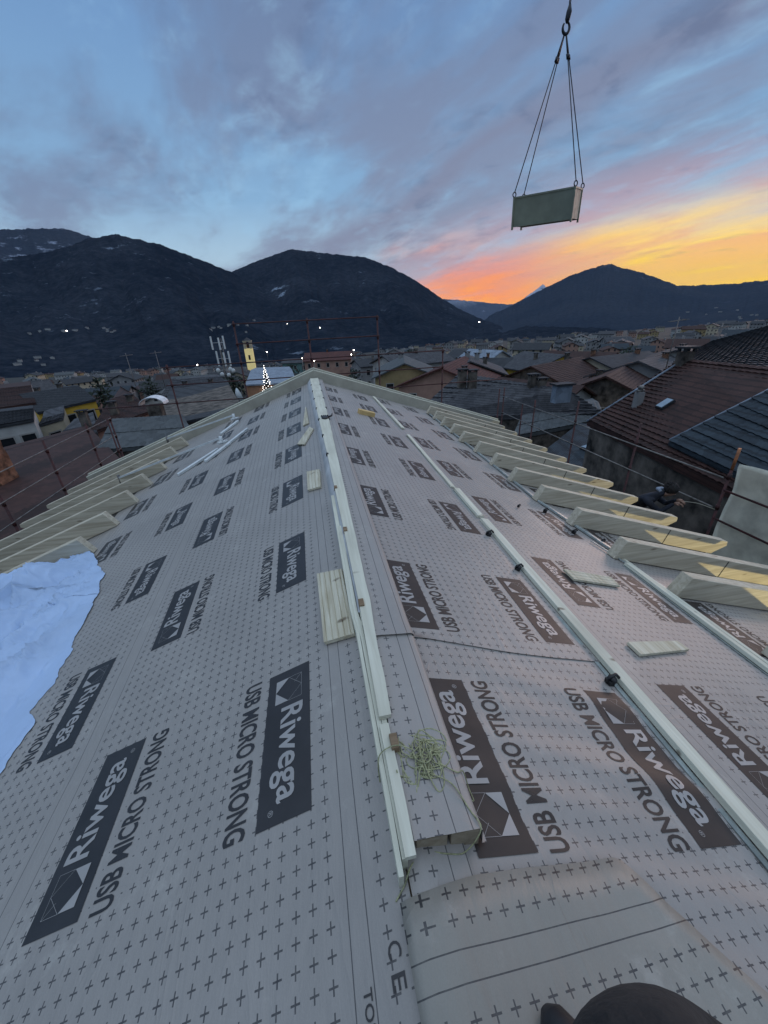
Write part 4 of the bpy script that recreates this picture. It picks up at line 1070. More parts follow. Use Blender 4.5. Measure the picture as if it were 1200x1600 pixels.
def quad_house(pts, wall, roof, label, thick=.22, tiles=True, base=-11, inset=.022, extra=None, amp=.03, course=.36, colw=.28, group=None, win=(0, 0), lit=(), back=.9):
    """building whose seen roof slope is given by four points (eave a-b, upper edge c-d)"""
    a, b, c, d = map(Vector, pts); ctr = (a+b+c+d)/4
    e = empty('house', (ctr.x, ctr.y, base), label, 'house', group)
    # hidden back slope mirrored behind the upper edge
    rx = (d-a); rx.z = 0; ry = (c-b); ry.z = 0
    bk_d = d+rx*back; bk_c = c+ry*back; bk_d.z = d.z-(d.z-a.z)*back/.9; bk_c.z = c.z-(c.z-b.z)*back/.9
    bm = bmesh.new(); dn = Vector((0, 0, -thick))
    hexa(bm, [a+dn, b+dn, c+dn, d+dn, a, b, c, d])
    hexa(bm, [d+dn, c+dn, bk_c+dn, bk_d+dn, d+Vector((0, 0, .01)), c+Vector((0, 0, .01)), bk_c, bk_d])
    bmesh.ops.recalc_face_normals(bm, faces=bm.faces)
    if tiles: tile_quad(bm, a+Vector((0, 0, .02)), b+Vector((0, 0, .02)), c+Vector((0, 0, .02)), d+Vector((0, 0, .02)), course, colw, amp)
    ob_w('roof', bm, ROOFS[roof], e)
    bm = bmesh.new(); pr = [a, b, bk_c, bk_d]; c0 = sum(pr, Vector())/4
    A = [p.lerp(c0, inset) for p in pr]
    up = [Vector((p.x, p.y, p.z-thick-.05)) for p in A]; lo_ = [Vector((p.x, p.y, base)) for p in A]
    hexa(bm, lo_+up)
    # gable triangles
    dd, cc = (d.lerp(c, inset)), (c.lerp(d, inset))
    for q in ((up[0], dd+dn*1.3, up[3]), (up[1], up[2], cc+dn*1.3)): bm.faces.new([bm.verts.new(p) for p in q])
    bmesh.ops.recalc_face_normals(bm, faces=bm.faces); ob_w('wall', bm, WALLS[wall], e)
    ux = (up[1]-up[0]); L_ = ux.length; ux = ux.normalized(); nx = Vector((ux.y, -ux.x, 0)).normalized()
    if nx.dot(up[0]-up[3]) < 0: nx = -nx
    k = 0
    for r_ in range(win[1]):
        for i in range(win[0]):
            k += 1; c_ = up[0]+ux*(L_*(i+.5)/win[0])+Vector((0, 0, -1.5-2.9*r_))
            f = lambda da, dz_, o_: c_+ux*da+Vector((0, 0, dz_))+nx*o_
            bm = bmesh.new(); hexa(bm, [f(-.45, -.65, .01), f(.45, -.65, .01), f(.45, .65, .01), f(-.45, .65, .01), f(-.45, -.65, .03), f(.45, -.65, .03), f(.45, .65, .03), f(-.45, .65, .03)])
            bmesh.ops.recalc_face_normals(bm, faces=bm.faces); w1 = ob_w('window', bm, LITW if k in lit else WIN, e)
            bm = bmesh.new()
            for (d0, z0, d1, z1) in ((-.57, -.75, -.45, .77), (.45, -.75, .57, .77), (-.45, .65, .45, .77), (-.62, -.82, .62, -.65)):
                hexa(bm, [f(d0, z0, .008), f(d1, z0, .008), f(d1, z1, .008), f(d0, z1, .008), f(d0, z0, .07), f(d1, z0, .07), f(d1, z1, .07), f(d0, z1, .07)])
            bmesh.ops.recalc_face_normals(bm, faces=bm.faces); ob_w('window_frame', bm, FRAMEM, w1)
    return e
def on_plane(px, py, a, b, d, off=0.0):
    a, b, d = map(Vector, (a, b, d)); n = (b-a).cross(d-a).normalized(); n = n if n.z > 0 else -n
    dr = Vector(ray(px, py)); c = Vector(CAMP); k = ((a+n*off)-c).dot(n)/dr.dot(n); return c+dr*k
def skylight(parent, px, py, pl, w_=.5, l_=.75, off=.1, corr=False):
    a, b, d = map(Vector, pl); n = (b-a).cross(d-a).normalized(); n = n if n.z > 0 else -n
    p = on_plane(px, py, a, b, d, off); ux = (b-a).normalized(); uy = n.cross(ux)
    if uy.z < 0: uy = -uy
    bm = bmesh.new(); q = [p-ux*w_-uy*l_, p+ux*w_-uy*l_, p+ux*w_+uy*l_, p-ux*w_+uy*l_]
    hexa(bm, [v-n*.12 for v in q]+[v+n*.04 for v in q]); bmesh.ops.recalc_face_normals(bm, faces=bm.faces)
    f = ob_w('skylight', bm, ROOFS['dark'], parent)
    bm = bmesh.new(); q = [p-ux*w_*.86-uy*l_*.88, p+ux*w_*.86-uy*l_*.88, p+ux*w_*.86+uy*l_*.88, p-ux*w_*.86+uy*l_*.88]
    hexa(bm, [v+n*.03 for v in q]+[v+n*.06 for v in q]); bmesh.ops.recalc_face_normals(bm, faces=bm.faces); ob_w('pane', bm, SKYL, f)

# --- big brown roof on the right and what stands on it
az_ = Vector((1.44, 7.83, 0)).normalized(); pp_ = Vector((az_.y, -az_.x, 0))
e_far = Vector((12.02, 15.5, -3)); e_near = e_far-az_*14.0
wrd = 3.48; r_far = Vector((15.44, 14.87, -.55)); r_near = r_far-az_*14.0+pp_*2.2
bh = quad_house([e_near, e_far, r_far, r_near], 'stone', 'brown', 'large house with a brown tiled roof and rough dark wall, right of the scaffold', amp=.06, course=.235, colw=.26)
pln = (e_near, e_far, r_far)
skylight(bh, 1039, 631, pln, .20, .26, .06); 
bm = bmesh.new(); a_, b_ = on_plane(917, 658, *pln, .06), on_plane(1062, 566, *pln, .06); tube(bm, [a_, b_], .045, 6); ob_w('verge_strip', bm, ROOFS['pale'], bh)
pc = on_plane(995, 634, *pln, 0); bm = bmesh.new(); box(bm, (pc.x-.13, pc.y-.13, pc.z-.2), (pc.x+.13, pc.y+.13, pc.z+.55)); cs = ob_w('chimney', bm, WALLS['grey'], bh)
bm = bmesh.new(); blob(bm, (pc.x, pc.y, pc.z+.72), .12, .12, .1); tube(bm, [(pc.x, pc.y, pc.z+.55), (pc.x, pc.y, pc.z+.7)], .08, 8); tube(bm, [(pc.x-.16, pc.y, pc.z+.6), (pc.x+.16, pc.y, pc.z+.6)], .05, 8); ob_w('chimney_cowl', bm, PIPE, cs)
chimney(bh, on_plane(1068, 566, *pln, 0), .42, .26, 'stone')
pb = [on_plane(1045, 690, *pln, .16), on_plane(1215, 604, *pln, .16), on_plane(1340, 660, *pln, .16), on_plane(1250, 788, *pln, .16)]
bb = empty('house', (pb[0].x+2, pb[0].y-1, -3.5), 'neighbouring roof of dark blue tiles with a pale edge strip, right edge', 'house')
bm = bmesh.new(); nn_ = Vector((0, 0, -.12)); hexa(bm, [p+nn_ for p in (pb[0], pb[3], pb[2], pb[1])]+[pb[0], pb[3], pb[2], pb[1]]); bmesh.ops.recalc_face_normals(bm, faces=bm.faces)
tile_quad(bm, pb[3]+Vector((0, 0, .02)), pb[0]+Vector((0, 0, .02)), pb[1]+Vector((0, 0, .02)), pb[2]+Vector((0, 0, .02)), .30, .26, .045)
ob_w('roof', bm, ROOFS['blue'], bb)
bm = bmesh.new(); tube(bm, [pb[0]+Vector((0, 0, .06)), pb[1]+Vector((0, 0, .06))], .03, 6); ob_w('verge_strip', bm, ROOFS['pale'], bb)
# houses behind the brown ridge
quad_house([ad(1270, 580, 18), ad(1050, 568, 25), ad(1112, 534, 33), ad(1290, 486, 29)], 'stone', 'dark', 'dark roofed house behind the big brown roof, highest ridge at the right edge', amp=.05, course=.3, colw=.3)
# --- grey stone-tile roof in the middle right
P1 = [hz(640, 655, -6.2), hz(945, 648, -5.4), ad(886, 609, 33), ad(718, 584, 38)]
gh = quad_house(P1, 'stone', 'slate', 'wide roof of rough grey stone tiles beyond the right rafters', amp=.10, course=.42, colw=.5)
pg = (P1[0], P1[1], P1[3]); skylight(gh, 768, 614, pg, 1.4, .8, .25)
for px_, py_ in ((722, 584), (738, 585), (832, 592), (845, 598)): chimney(gh, ad(px_, py_+6, 34), .5, .32, 'stone')
cb = ad(877, 622, 30.5); ct = ad(877, 596, 30.5); bm = bmesh.new(); box(bm, (cb[0]-.6, cb[1]-.2, cb[2]-.3), (cb[0]+.6, cb[1]+.35, ct[2]-.25)); dorm = ob_w('dormer', bm, ROOFS['pale'], gh)
bm = bmesh.new(); box(bm, (cb[0]-.75, cb[1]-.35, ct[2]-.23), (cb[0]+.75, cb[1]+.5, ct[2]-.12)); ob_w('dormer_roof', bm, ROOFS['dark'], dorm)
P2 = [hz(800, 745, -6.6), hz(900, 800, -6.3), hz(990, 700, -5.6), hz(905, 662, -5.6)]
sh_ = quad_house([P2[1], P2[0], P2[3], P2[2]], 'stone', 'blue', 'low dark corrugated shed roof with one skylight, below the right scaffold', amp=.035, course=3, colw=.16)
skylight(sh_, 922, 699, (P2[0], P2[1], P2[3]), .45, .35, .12)
P3 = [hz(800, 683, -5.9), hz(945, 655, -5.6), hz(935, 628, -5.2), hz(815, 650, -5.4)]
quad_house(P3, 'stone', 'grey', 'grey corrugated lean-to roof at the eave of the stone-tiled roof', amp=.05, course=2.5, colw=.35)
def gable(px, py, D, wd, ln, pitch, yawdeg, wall, roof, label, **k):
    """house whose near ridge end is seen at the photo pixel, at ground distance D"""
    p = ad(px, py, D); yaw = R(yawdeg); rise = wd/2*math.tan(R(pitch))
    cx_, cy_ = p[0]-math.sin(yaw)*ln/2, p[1]+math.cos(yaw)*ln/2
    KEEP.append((cx_, cy_, math.hypot(wd, ln)/2)); return house(cx_, cy_, wd, ln, p[2]-rise, R(pitch), yaw, wall, roof, label, **k)
KEEP = [(-25, 45, 22), (-28, 62, 20), (-16, 62, 16), (-30, 35, 14), (-12, 40, 12), (14, 5, 12), (18, 30, 14), (0, 4, 16), (15, 20, 7)]
# --- middle distance, right of the ridge
gable(690, 577, 50, 11, 14, 21, -32, 'pink', 'red', 'red tiled roof between the beige gable and the grey stone roof', tiles=True, storeys=2)
gable(632, 569, 56, 8.2, 12, 22, -13, 'ochre', 'grey', 'beige house with two gable windows and a light grey roof, beyond the ridge', storeys=2)
gable(600, 557, 78, 9, 13, 18, -70, 'white', 'slate', 'white house with rows of windows behind the beige gable', storeys=3)
gable(556, 563, 110, 9, 11, 16, -80, 'grey', 'dark', 'grey block with balconies left of the white house, dark roof', storeys=3)
gable(548, 549, 150, 13, 16, 18, 82, 'pink', 'red', 'long low dark red roof above the roof apex', storeys=1)
gable(484, 560, 150, 8, 9, 14, 75, 'turquoise', 'slate', 'small turquoise house just left of the roof apex', storeys=2)
gable(527, 557, 230, 7, 7, 20, 10, 'yellow', 'dark', 'small house with a glowing yellow window above the apex', storeys=2, lit=tuple(range(1, 40)))
gable(880, 556, 72, 11, 10, 20, 6, 'yellow', 'slate', 'pale yellow gabled house among the roofs, right of the white ones', storeys=3)
gable(925, 560, 66, 10, 12, 17, -75, 'cream', 'dark', 'long cream house with grey roof right of the pale yellow gable', storeys=2)
gable(832, 574, 56, 12, 13, 22, -60, 'stone', 'brown', 'old house with a sagging brown roof beside the stone-tiled roof', storeys=2, tiles=True)
gable(735, 566, 60, 10, 10, 20, -20, 'stone', 'slate', 'dark slate roof with many chimneys behind the stone-tiled roof', storeys=2, chim=4)
gable(690, 553, 95, 9, 10, 22, 15, 'grey', 'dark', 'grey house with a dark roof left of the white gable', storeys=2)
gable(745, 551, 100, 9, 10, 22, 8, 'white', 'dark', 'white gable with two small windows, left of the snowy-walled pair', storeys=2)
gable(783, 549, 88, 6, 9, 26, 20, 'white', 'pale', 'tall narrow white house with pale roof edges', storeys=3)
gable(825, 560, 78, 7, 12, 20, 60, 'white', 'dark', 'low white row house in front of the pale yellow gable', storeys=2)
gable(905, 605, 42, 5, 9, 24, 25, 'white', 'brown', 'white house with a lit arched window beside the grey dormer', storeys=1, lit=(1, 2, 3, 4, 5, 6, 7, 8))
gable(948, 590, 44, 9, 12, 24, -50, 'stone', 'brown', 'brown roofed house with reddish wall left of the big brown roof', storeys=2, tiles=True)
gable(1056, 549, 60, 6, 9, 22, -50, 'white', 'dark', 'white walled house with dark roof behind the stone chimney', storeys=2)
gable(1000, 566, 52, 10, 12, 20, -60, 'grey', 'slate', 'grey roofed house left of the chimney on the big brown roof', storeys=2)
gable(960, 552, 80, 10, 12, 22, 30, 'ochre', 'brown', 'ochre house farther back, between the cream and the grey roofs', storeys=2)
# --- middle distance, left
quad_house([ad(383, 601, 66), ad(464, 597, 66), ad(456, 577, 80), ad(392, 578, 80)], 'orange', 'pale', 'flat pale blue roof above an orange wall, beside the lit tree', tiles=False, base=-18)
P4 = [hz(150, 705, -6.0), hz(310, 690, -6.0), hz(285, 648, -4.6), hz(175, 655, -4.6)]
quad_house(P4, 'stone', 'grey', 'grey corrugated roof beyond the left rafters', amp=.05, course=3.0, colw=.35, back=.25)
Q = lambda *p: [ad(*q) for q in p]
quad_house(Q((250, 620, 60), (360, 607, 60), (346, 588, 71), (268, 593, 71)), 'cream', 'slate', 'long cream house with a row of windows below the phone mast', base=-19, win=(6, 2))
quad_house(Q((232, 670, 36), (384, 638, 36), (368, 622, 48), (255, 638, 48)), 'stone', 'dark', 'dark low roof with a white dish, left behind the verge', tiles=False, base=-15)
quad_house(Q((58, 645, 62), (150, 624, 62), (122, 602, 74), (30, 616, 74)), 'yellow', 'dark', 'bright yellow house with a dark roof on the left', base=-20, back=.4, win=(3, 2))
quad_house(Q((60, 664, 52), (98, 653, 52), (100, 645, 57), (66, 654, 57)), 'cream', 'slate', 'cream wall with one window beside the yellow house', base=-16, win=(1, 1))
quad_house(Q((-20, 668, 44), (52, 655, 44), (52, 638, 56), (-20, 646, 56)), 'white', 'dark', 'white house wall with dark windows at the left edge', base=-15, back=.15, win=(2, 1))
quad_house(Q((-30, 642, 66), (56, 629, 66), (48, 602, 84), (-30, 610, 84)), 'grey', 'brown', 'broad brown roof above the white wall, far left', base=-18)
quad_house(Q((138, 678, 40), (236, 642, 43), (204, 613, 56), (172, 624, 54)), 'pink', 'brown', 'brown roofed house with dark chimneys above the grey corrugated roof', base=-15, win=(3, 1))
quad_house(Q((78, 700, 37), (152, 676, 39), (150, 662, 45), (100, 672, 43)), 'stone', 'slate', 'low olive grey roof in front of the yellow house', base=-14)
for k_, (px_, py_, D_) in enumerate([(132, 655, 43), (205, 628, 50), (178, 640, 45), (95, 608, 76), (60, 614, 78), (290, 604, 66), (330, 600, 66)]):
    q_ = ad(px_, py_, D_); e = empty('chimney_stack', q_, 'dark capped chimney over the left roofs, %s from the left' % ordn[[2, 6, 4, 1, 0, 7, 8][k_]].replace('nearest', 'first'), 'chimney', 'chimneys over the left roofs'); chimney(e, q_, .6, .32, 'stone')
P5 = [hz(-60, 900, -6.0), hz(215, 745, -6.0), hz(140, 668, -5.7), hz(-90, 730, -5.7)]
quad_house(P5, 'stone', 'brown', 'broad dark brown felt roof right under the left scaffold', tiles=False, back=.08)
# brick chimney stack at the left edge
p = hz(8, 735, -5.2); bm = bmesh.new(); g0 = [(-.9, -.7), (.75, -.7), (.75, .7), (-.9, .7)]
lay = []
for j in range(14):
    z = -6.2+3.4*j/13; lay.append([bm.verts.new((p[0]-.7+a*(1-.01*j)+.09*mnoise.noise(Vector((j*.9, a, b))), p[1]+b+.09*mnoise.noise(Vector((j*.9, b, a+4))), z)) for a, b in g0])
for j in range(13):
    for k in range(4): bm.faces.new((lay[j][k], lay[j][(k+1) % 4], lay[j+1][(k+1) % 4], lay[j+1][k]))
bm.faces.new(lay[-1]); tag(ob_w('brick_stack', bm, WALLS['brick']), 'crumbling brick chimney stack cut by the left edge of the picture', 'chimney')

# --- bell tower
def tower(px, py, D, wdt, hgt):
    p = ad(px, py, D); e = empty('bell_tower', (p[0], p[1], p[2]-hgt), 'pale yellow floodlit bell tower with dark belfry opening', 'tower')
    x, y, zt = p[0], p[1], p[2]; h = wdt/2
    bm = bmesh.new(); box(bm, (x-h, y-h, zt-hgt), (x+h, y+h, zt-7)); ob_w('shaft', bm, TOWM, e)
    bm = bmesh.new()
    for sx in (-1, 1):
        for sy in (-1, 1): box(bm, (x+sx*h*.72-h*.28, y+sy*h*.72-h*.28, zt-7), (x+sx*h*.72+h*.28, y+sy*h*.72+h*.28, zt-2.6))
    box(bm, (x-h*1.1, y-h*1.1, zt-2.6), (x+h*1.1, y+h*1.1, zt-2.1)); ob_w('belfry', bm, WALLS['cream'], e)
    bm = bmesh.new(); v = [bm.verts.new(q) for q in ((x-h, y-h, zt-2.1), (x+h, y-h, zt-2.1), (x+h, y+h, zt-2.1), (x-h, y+h, zt-2.1), (x, y, zt))]
    for f in ((0, 1, 4), (1, 2, 4), (2, 3, 4), (3, 0, 4), (3, 2, 1, 0)): bm.faces.new([v[k] for k in f])
    ob_w('roof', bm, ROOFS['slate'], e)
    bm = bmesh.new(); box(bm, (x-h*.25, y-h-.08, zt-14), (x+h*.25, y-h-.01, zt-11)); ob_w('clock', bm, WIN, e)
    bm = bmesh.new(); blob(bm, (x, y, zt-5.3), .9, .9, 1.1); ob_w('bell', bm, ROOFS['brown'], e)
TOWM = mat('plaster_floodlight_glow', (.62, .52, .22), .9, .08, .5, emit=(.9, .76, .36), estr=.28)  # floodlight put into the plaster as a glow of its own
tower(385, 527, 300, 5.2, 30)
# --- phone mast
p = ad(341, 524, 90); zt = p[2]; zb = zt-17
e = empty('phone_mast', (p[0], p[1], zb), 'grey lattice phone mast with long white antennas', 'mast')
bm = bmesh.new()
for k in range(3):
    a = 2.1*k; tube(bm, [(p[0]+.7*math.cos(a), p[1]+.7*math.sin(a), zb), (p[0]+.35*math.cos(a), p[1]+.35*math.sin(a), zt-.6)], .07, 5)
for j in range(16):
    z = zb+j*1.0; f = 1-.5*j/16
    for k in range(3):
        a, b = 2.1*k, 2.1*(k+1); tube(bm, [(p[0]+.7*f*math.cos(a), p[1]+.7*f*math.sin(a), z), (p[0]+.7*f*math.cos(b), p[1]+.7*f*math.sin(b), z+1)], .04, 4)
ob_w('lattice', bm, PIPE, e)
for k, (ax, zz0, hh) in enumerate([(-1.4, -1.3, 2.4), (-.9, -4.2, 2.8), (0, -1.5, 2.2), (.9, -1.3, 2.4), (1.35, -4.3, 2.8), (.4, -4.4, 2.6)]):
    bm = bmesh.new(); box(bm, (p[0]+ax-.14, p[1]-.9, zt+zz0-hh/2), (p[0]+ax+.14, p[1]-.65, zt+zz0+hh/2)); tube(bm, [(p[0], p[1]-.3, zt+zz0), (p[0]+ax, p[1]-.7, zt+zz0)], .04, 4); ob_w('antenna', bm, WHITEMET, e)
for ax, dz_ in ((-1.3, -6.4), (1.1, -6.3), (1.6, -6.6), (-.7, -7.2), (.6, -7.4)):
    bm = bmesh.new(); blob(bm, (p[0]+ax, p[1]-.7, zt+dz_), .42, .2, .42, 10, 6); tube(bm, [(p[0], p[1]-.3, zt+dz_), (p[0]+ax, p[1]-.6, zt+dz_)], .04, 4); ob_w('dish', bm, WHITEMET, e)
# satellite dish, dome hood, aerials
p = ad(372, 618, 36); e = empty('satellite_dish', (p[0], p[1], p[2]-1), 'white satellite dish standing above the left verge', 'dish')
bm = bmesh.new(); r_ = bmesh.ops.create_uvsphere(bm, u_segments=18, v_segments=10, radius=1)
bmesh.ops.delete(bm, geom=[v for v in bm.verts if v.co.z > -.55], context='VERTS')
bmesh.ops.transform(bm, matrix=Matrix.Translation(Vector(p)) @ Matrix.Rotation(R(25), 4, 'Z') @ Matrix.Rotation(R(75), 4, 'Y') @ Matrix.Scale(.75, 4) @ Matrix.Translation((0, 0, .8)), verts=bm.verts); ob_w('reflector', bm, WHITEMET, e)
bm = bmesh.new(); tube(bm, [(p[0], p[1], p[2]-2.6), (p[0], p[1], p[2]-.2)], .05, 6); ob_w('pole', bm, PIPE, e)
p = ad(239, 624, 40); e = empty('chimney_hood', (p[0], p[1], p[2]-2), 'bright white curved chimney hood on a dark stack, left', 'chimney')
bm = bmesh.new(); box(bm, (p[0]-.55, p[1]-.5, p[2]-2.6), (p[0]+.55, p[1]+.5, p[2]-.45)); ob_w('stack', bm, WALLS['stone'], e)
bm = bmesh.new(); pts = [(p[0]+1.0*math.cos(a), p[2]-.35+.62*math.sin(a)) for a in np.linspace(0, math.pi, 11)]
for k in range(10):
    (x0, z0), (x1, z1) = pts[k], pts[k+1]; hexa(bm, [Vector(q) for q in ((x0, p[1]-.7, z0-.05), (x1, p[1]-.7, z1-.05), (x1, p[1]+.7, z1-.05), (x0, p[1]+.7, z0-.05), (x0, p[1]-.7, z0), (x1, p[1]-.7, z1), (x1, p[1]+.7, z1), (x0, p[1]+.7, z0))])
ob_w('curved_cap', bm, mat('white_cap', (.75, .76, .78), .4), e)
def aerial(px, py, D, h, label):
    p = ad(px, py, D); e = empty('roof_aerial', (p[0], p[1], p[2]-h), label, 'aerial', 'aerials over the roofs')
    bm = bmesh.new(); tube(bm, [(p[0], p[1], p[2]-h), (p[0], p[1], p[2])], .035, 5); ob_w('mast', bm, PIPE, e)
    bm = bmesh.new(); tube(bm, [(p[0]-.7, p[1], p[2]-.3), (p[0]+.7, p[1], p[2]-.2)], .03, 4)
    for k in range(6): tube(bm, [(p[0]-.6+.24*k, p[1]-.3, p[2]-.28+.02*k), (p[0]-.6+.24*k, p[1]+.3, p[2]-.28+.02*k)], .02, 4)
    ob_w('antenna', bm, PIPE, e)
aerial(1062, 495, 38, 3.6, 'tall thin aerial above the chimney of the big brown roof')
aerial(1130, 505, 34, 2.4, 'shorter aerial on the right, over the far brown ridge')
aerial(242, 548, 60, 4.5, 'thin aerial left of the phone mast')
aerial(196, 552, 58, 4.5, 'thin aerial farther left, above the brown roof')
# --- lit tree
LEAF = mat('conifer_needles', (.018, .032, .020), .9, .4, 3); BARK = mat('bark', (.05, .038, .03), .95, .3, 3)
def conifer(px, py, D, h, wd_, label, lights=False, broad=False, n=900, group=None, seed=1):
    rn = random.Random(seed); p = ad(px, py, D); zb = p[2]-h
    e = empty('conifer_tree', (p[0], p[1], zb), label, 'tree', group)
    bm = bmesh.new(); tube(bm, [(p[0], p[1], zb-2), (p[0], p[1], p[2]-h*.05)], [wd_*.05+.05, .03], 6); ob_w('trunk', bm, BARK, e)
    bm = bmesh.new()
    for k in range(n):
        f = rn.random()**.7; z = p[2]-f*h*.95
        rad = wd_/2*((f if not broad else math.sin(math.pi*min(1, f*.85+.12)))**.9)*(.55+.45*math.sin(f*34+rn.random()))*rn.uniform(.35, 1.1)
        a = rn.uniform(0, 6.283); c = Vector((p[0]+rad*math.cos(a), p[1]+rad*math.sin(a), z-rad*.25))
        s_ = wd_*rn.uniform(.03, .07); u = Vector((rn.uniform(-1, 1), rn.uniform(-1, 1), rn.uniform(-.6, .3))).normalized()*s_; v = u.orthogonal().normalized()*s_*.6
        bm.faces.new([bm.verts.new(q) for q in (c-u, c+v, c+u, c-v)])
    ob_w('crown', bm, LEAF, e)
    if lights:
        bm = bmesh.new()
        for k in range(110):
            f = (k/110)**.75; a = k*2.4; rad = wd_/2*f*.98; c = Vector((p[0]+rad*math.cos(a), p[1]+rad*math.sin(a), p[2]-f*h*.96)); bmesh.ops.create_icosphere(bm, subdivisions=1, radius=.045, matrix=Matrix.Translation(c))
        ob_w('light_string', bm, LAMPW2, e)
conifer(412, 571, 66, 6.2, 2.6, 'narrow dark Christmas tree covered in white lights', lights=True, n=500)
conifer(643, 545, 88, 9, 6.5, 'broad dark evergreen tree behind the beige gable', broad=True, n=1500, seed=4)
conifer(875, 521, 330, 13, 5, 'single pointed dark conifer on the skyline of the far town', n=700, seed=5)
conifer(345, 545, 500, 12, 6, 'small dark conifer behind the phone mast', n=500, seed=6)
conifer(553, 576, 70, 5, 4, 'bushy dark tree below the lit window', broad=True, n=700, seed=8)
for k, (px, py, D, h, w_) in enumerate([(700, 568, 85, 6, 6), (815, 553, 120, 7, 6), (985, 545, 110, 8, 7), (150, 596, 90, 6, 6), (230, 596, 110, 6, 6), (360, 588, 90, 5, 6), (455, 575, 100, 6, 6)]):
    conifer(px, py-8, D, h, w_, ['dark tree left of the grey house', 'dark tree behind the low white row house', 'dark tree above the far grey roof on the right', 'dark tree on the left above the yellow house', 'dark tree left of the long cream house', 'dark tree right of the phone mast', 'dark tree beside the turquoise house'][k], broad=True, n=500, seed=20+k)

# --- far town: individual small houses, copied in a loop
rn = random.Random(5)
FARW = {}
def far_wall(k):
    if k in FARW: return FARW[k]
    m = WALLS[k].copy(); m.name = WALLS[k].name+'_windows'; t = NT(m.node_tree); b = t.n['Principled BSDF']
    tcn = t.new('ShaderNodeTexCoord'); x, y, z = t.sep(tcn.outputs['Object']); nx, ny, _ = t.sep(tcn.outputs['Normal'])
    side = t.m('GREATER_THAN', t.m('ABSOLUTE', nx), .5)
    u = t.m('ADD', t.m('MULTIPLY', side, y), t.m('MULTIPLY', t.m('SUBTRACT', 1.0, side), x))
    mu = t.m('LESS_THAN', t.m('ABSOLUTE', t.m('SUBTRACT', t.m('FRACT', t.m('ADD', t.m('DIVIDE', u, 3.0), 10.0)), .5)), .16)
    mz = t.m('LESS_THAN', t.m('ABSOLUTE', t.m('SUBTRACT', t.m('FRACT', t.m('ADD', t.m('DIVIDE', z, 3.0), 10.1)), .5)), .23)
    f = t.m('MULTIPLY', t.m('MULTIPLY', mu, mz), t.m('GREATER_THAN', z, .4))
    old = b.inputs['Base Color'].links[0].from_socket
    t.l.new(t.mix(f, old, (.02, .024, .03)), b.inputs['Base Color']); FARW[k] = m; return m
def proto(wall, roof, wd, ln, hh, *n):
    e = bpy.data.objects.new('house', None); bm = bmesh.new(); rise = wd/2*.42
    pr = [(-wd/2, -6), (wd/2, -6), (wd/2, hh), (0, hh+rise), (-wd/2, hh)]
    A = [bm.verts.new((a, -ln/2, z)) for a, z in pr]; B = [bm.verts.new((a, ln/2, z)) for a, z in pr]
    bm.faces.new(A); bm.faces.new(B[::-1])
    for i in range(5): bm.faces.new((A[i], B[i], B[(i+1) % 5], A[(i+1) % 5]))
    bmesh.ops.recalc_face_normals(bm, faces=bm.faces)
    mw = bpy.data.meshes.new('wall'); bm.to_mesh(mw); bm.free(); mw.materials.append(far_wall(wall))
    bm = bmesh.new(); k = 1.12
    for sg in (-1, 1):
        q = [Vector(v) for v in ((sg*wd/2*k, -ln/2-.6, hh-rise*.12), (sg*wd/2*k, ln/2+.6, hh-rise*.12), (0, ln/2+.6, hh+rise), (0, -ln/2-.6, hh+rise))]
        hexa(bm, [v+Vector((0, 0, .05)) for v in q]+[v+Vector((0, 0, .3)) for v in q])
    bmesh.ops.recalc_face_normals(bm, faces=bm.faces)
    mr = bpy.data.meshes.new('roof'); bm.to_mesh(mr); bm.free(); mr.materials.append(ROOFS[roof])
    bm = bmesh.new(); box(bm, (wd*.15, ln*.1, hh), (wd*.15+.8, ln*.1+.8, hh+rise+1.0)); mc = bpy.data.meshes.new('chimney'); bm.to_mesh(mc); bm.free(); mc.materials.append(WALLS['grey'])
    return (wall, roof, mw, mr, mc)
protos = [proto(*a, i) for i, a in enumerate([('white', 'dark', 10, 12, 7, 0), ('cream', 'slate', 9, 13, 7, 0), ('grey', 'dark', 11, 12, 8, 0), ('white', 'brown', 10, 11, 6, 0), ('ochre', 'brown', 9, 12, 6.5, 0), ('grey', 'slate', 12, 16, 7, 0), ('white', 'grey', 12, 20, 6, 0), ('pink', 'brown', 9, 10, 7, 0), ('cream', 'dark', 10, 15, 8, 0), ('grey', 'blue', 11, 13, 6, 0)])]
wname = {'white': 'white', 'cream': 'cream', 'grey': 'grey', 'ochre': 'ochre', 'pink': 'pinkish'}
rname = {'dark': 'dark', 'slate': 'slate grey', 'brown': 'brown', 'grey': 'light grey', 'blue': 'blue-black'}
def place(x, y, z, yaw, sc, zone, pr=None):
    wl, rf, mw, mr, mc = pr or rn.choice(protos)
    e = bpy.data.objects.new('house', None); COL.objects.link(e); e.location = (x, y, z); e.rotation_euler = (0, 0, yaw); e.scale = (sc, sc, sc*rn.uniform(.85, 1.15))
    lab = '%s house, %s roof, %s' % (wname[wl], rname[rf], zone); tag(e, lab, 'house', lab)
    for nm, me in (('wall', mw), ('roof', mr), ('chimney', mc)):
        o = bpy.data.objects.new(nm, me); COL.objects.link(o); o.parent = e
def zone(a, r):
    d = 'in the near town' if r < 200 else ('farther out in the town' if r < 450 else ('in the far town' if r < 900 else 'below the mountains'))
    s_ = 'at the far left' if a < -22 else ('left of the phone mast' if a < -12 else ('left of the roof apex' if a < 0 else ('right of the apex' if a < 15 else ('in the centre right' if a < 30 else 'on the right'))))
    return d+' '+s_
cnt = 0; tries = 0
